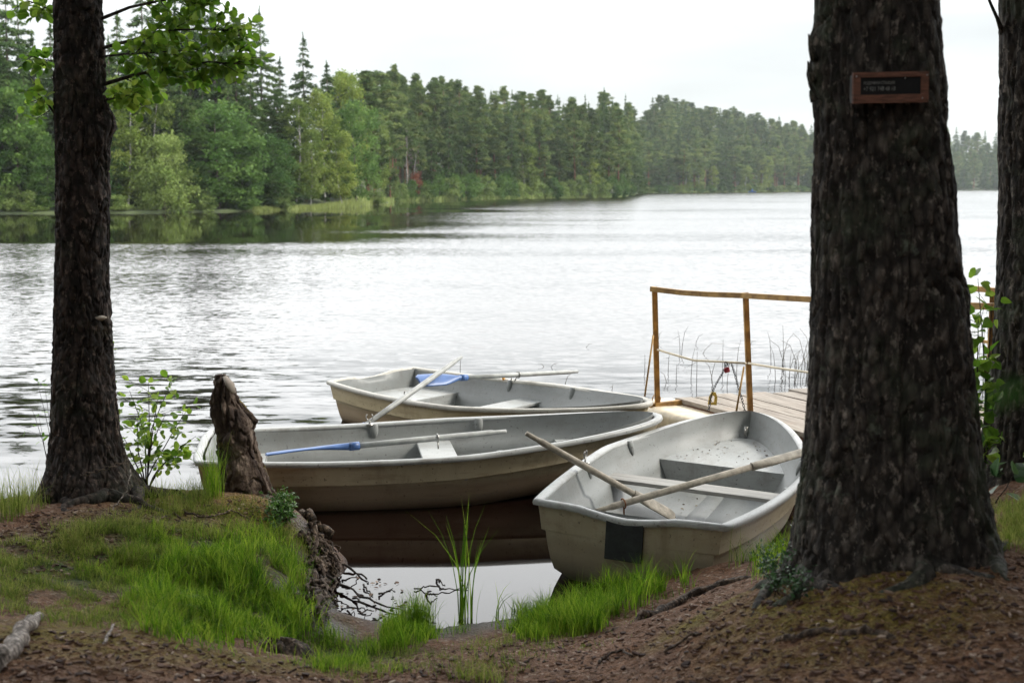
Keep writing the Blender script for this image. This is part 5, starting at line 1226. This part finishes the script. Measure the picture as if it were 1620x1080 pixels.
stick('stick', 'thin curved stick on the litter below the mossy root', 'stick', [rw(945, 1052, .01), rw(965, 1040, .02), rw(985, 1032, .01), rw(1000, 1042, .01)], (.008, .005), 'root', None, .003)
stick('stick', 'straight pale stick on the ground left of the dark root', 'stick', [rw(1050, 1035, .01), rw(1090, 1012, .015), rw(1110, 1005, .01)], (.007, .005), 'root', None, .003)
stick('stick', 'pale thin root strand hanging down the foot of the left trunk', 'stick', [P(207, 742, 8.38), P(202, 775, 8.28), P(182, 800, 8.2), P(174, 822, 8.15)], (.005, .004), 'palewood', None, .004)
stick('stick', 'fine root strand trailing below the stump on the mound', 'stick', [rw(290, 812, .01), rw(330, 822, .015), rw(370, 812, .02), rw(398, 826, .0)], (.007, .004), 'root', None, .006)
stick('stick', 'fine dark root strand between the left trunk and the stump', 'stick', [rw(235, 830, .01), rw(275, 815, .015), rw(310, 835, .01)], (.008, .004), 'root', None, .006)
for a_, l_, r_ in ((-2.75, .55, .05), (-2.2, .5, .045), (-1.75, .62, .05), (-1.2, .5, .045), (-.7, .6, .05), (-.25, .5, .04), (2.9, .6, .045), (-3.0, .8, .04)):
    q = []; 
    for t in np.linspace(0, 1, 7):
        d_ = .38 + l_ * .55 * t; x_ = 1.67 + math.cos(a_ + .25 * math.sin(t * 5 + a_ * 7)) * d_; y_ = 5.65 + math.sin(a_ + .25 * math.sin(t * 5 + a_ * 7)) * d_; q.append(Vector((x_, y_, gz1(x_, y_) + .05 * (1 - t) ** 2 - .022 - .02 * t)))
    g = Geo(); g.tube(q, [r_ * 1.3, r_ * 1.1, r_ * .95, r_ * .8, r_ * .65, r_ * .5, r_ * .3], 10); link('root', g.mesh('root', M['bark_big']), rt)
for a_, l_ in ((-2.6, .5), (-2.0, .4), (-1.5, .55), (-1.0, .45), (-.5, .6), (-.1, .5)):
    q = []
    for t in np.linspace(0, 1, 7):
        d_ = .28 + l_ * .8 * t; x_ = -2.80 + math.cos(a_ + .3 * math.sin(t * 5 + a_ * 7)) * d_; y_ = 8.73 + math.sin(a_ + .3 * math.sin(t * 5 + a_ * 7)) * d_; q.append(Vector((x_, y_, gz1(x_, y_) + .05 * (1 - t) ** 2 - .005 - .02 * t)))
    g = Geo(); g.tube(q, [.05, .042, .035, .028, .022, .016, .008], 9); link('root', g.mesh('root', M['bark_left']), lt)
# soil lump under the litter at the lower middle
g = Geo(); c = rw(440, 1030, .0)
th = np.linspace(0, 6.283, 22, endpoint=False); A = np.array([[(c.x + math.cos(t) * r2 * (1.5 + .2 * math.sin(3 * t)), c.y + math.sin(t) * r2, c.z - .03 + h2 + .012 * math.sin(5 * t + r2 * 40)) for t in th] for r2, h2 in ((.12, 0), (.10, .045), (.07, .075), (.03, .09), (.002, .092))])
g.grid(A, close=True); tag(link('soil_clod', g.mesh('soil_clod', M['root'])), 'brown soil clod between the lush grass and the litter', 'clod')

# ---------------------------------------------------------------- wood behind the viewer (shades the bank)
r = random.Random(11)
for i in range(26):
    a = R_(r.uniform(100, 260)); d = r.uniform(7, 26); x = math.sin(a) * d * 1.3; y = math.cos(a) * d * .8
    if abs(x) < 2.5 and y > -4: y -= 4
    k = ('spruce', 'pine', 'spruce', 'pine')[i % 4]
    place_tree(k, 0, y, r.uniform(18, 25), 'conifer standing on the bank behind the viewer', 'conifers behind the viewer', r.uniform(7, 9), x=x, z=gz1(x, y) - .2)
for x, y in ((-11, 6.0), (-9.5, 2), (10.5, 6.5), (10, 2.5), (-15, 7), (14.5, 8)):
    place_tree('spruce', 0, y, 20, 'conifer on the bank outside the picture beside the viewer', 'conifers beside the viewer', 7, x=x, z=gz1(x, y) - .2)

# ---------------------------------------------------------------- haze
g = Geo(); g.box((0, 700, 34), (5600, 1700, 72)); me = g.mesh('haze', None, False)
mh = bpy.data.materials.new('haze'); mh.use_nodes = True; t = mh.node_tree; t.nodes.clear(); vo = t.nodes.new('ShaderNodeVolumePrincipled'); vo.inputs['Color'].default_value = (.86, .93, .97, 1); vo.inputs['Density'].default_value = .00011; vo.inputs['Anisotropy'].default_value = .2
om = t.nodes.new('ShaderNodeOutputMaterial'); t.links.new(vo.outputs[0], om.inputs['Volume']); me.materials.append(mh)
HAZE = True
if HAZE: tag(link('haze', me), 'thin pale haze over the lake', None, None, 'stuff')
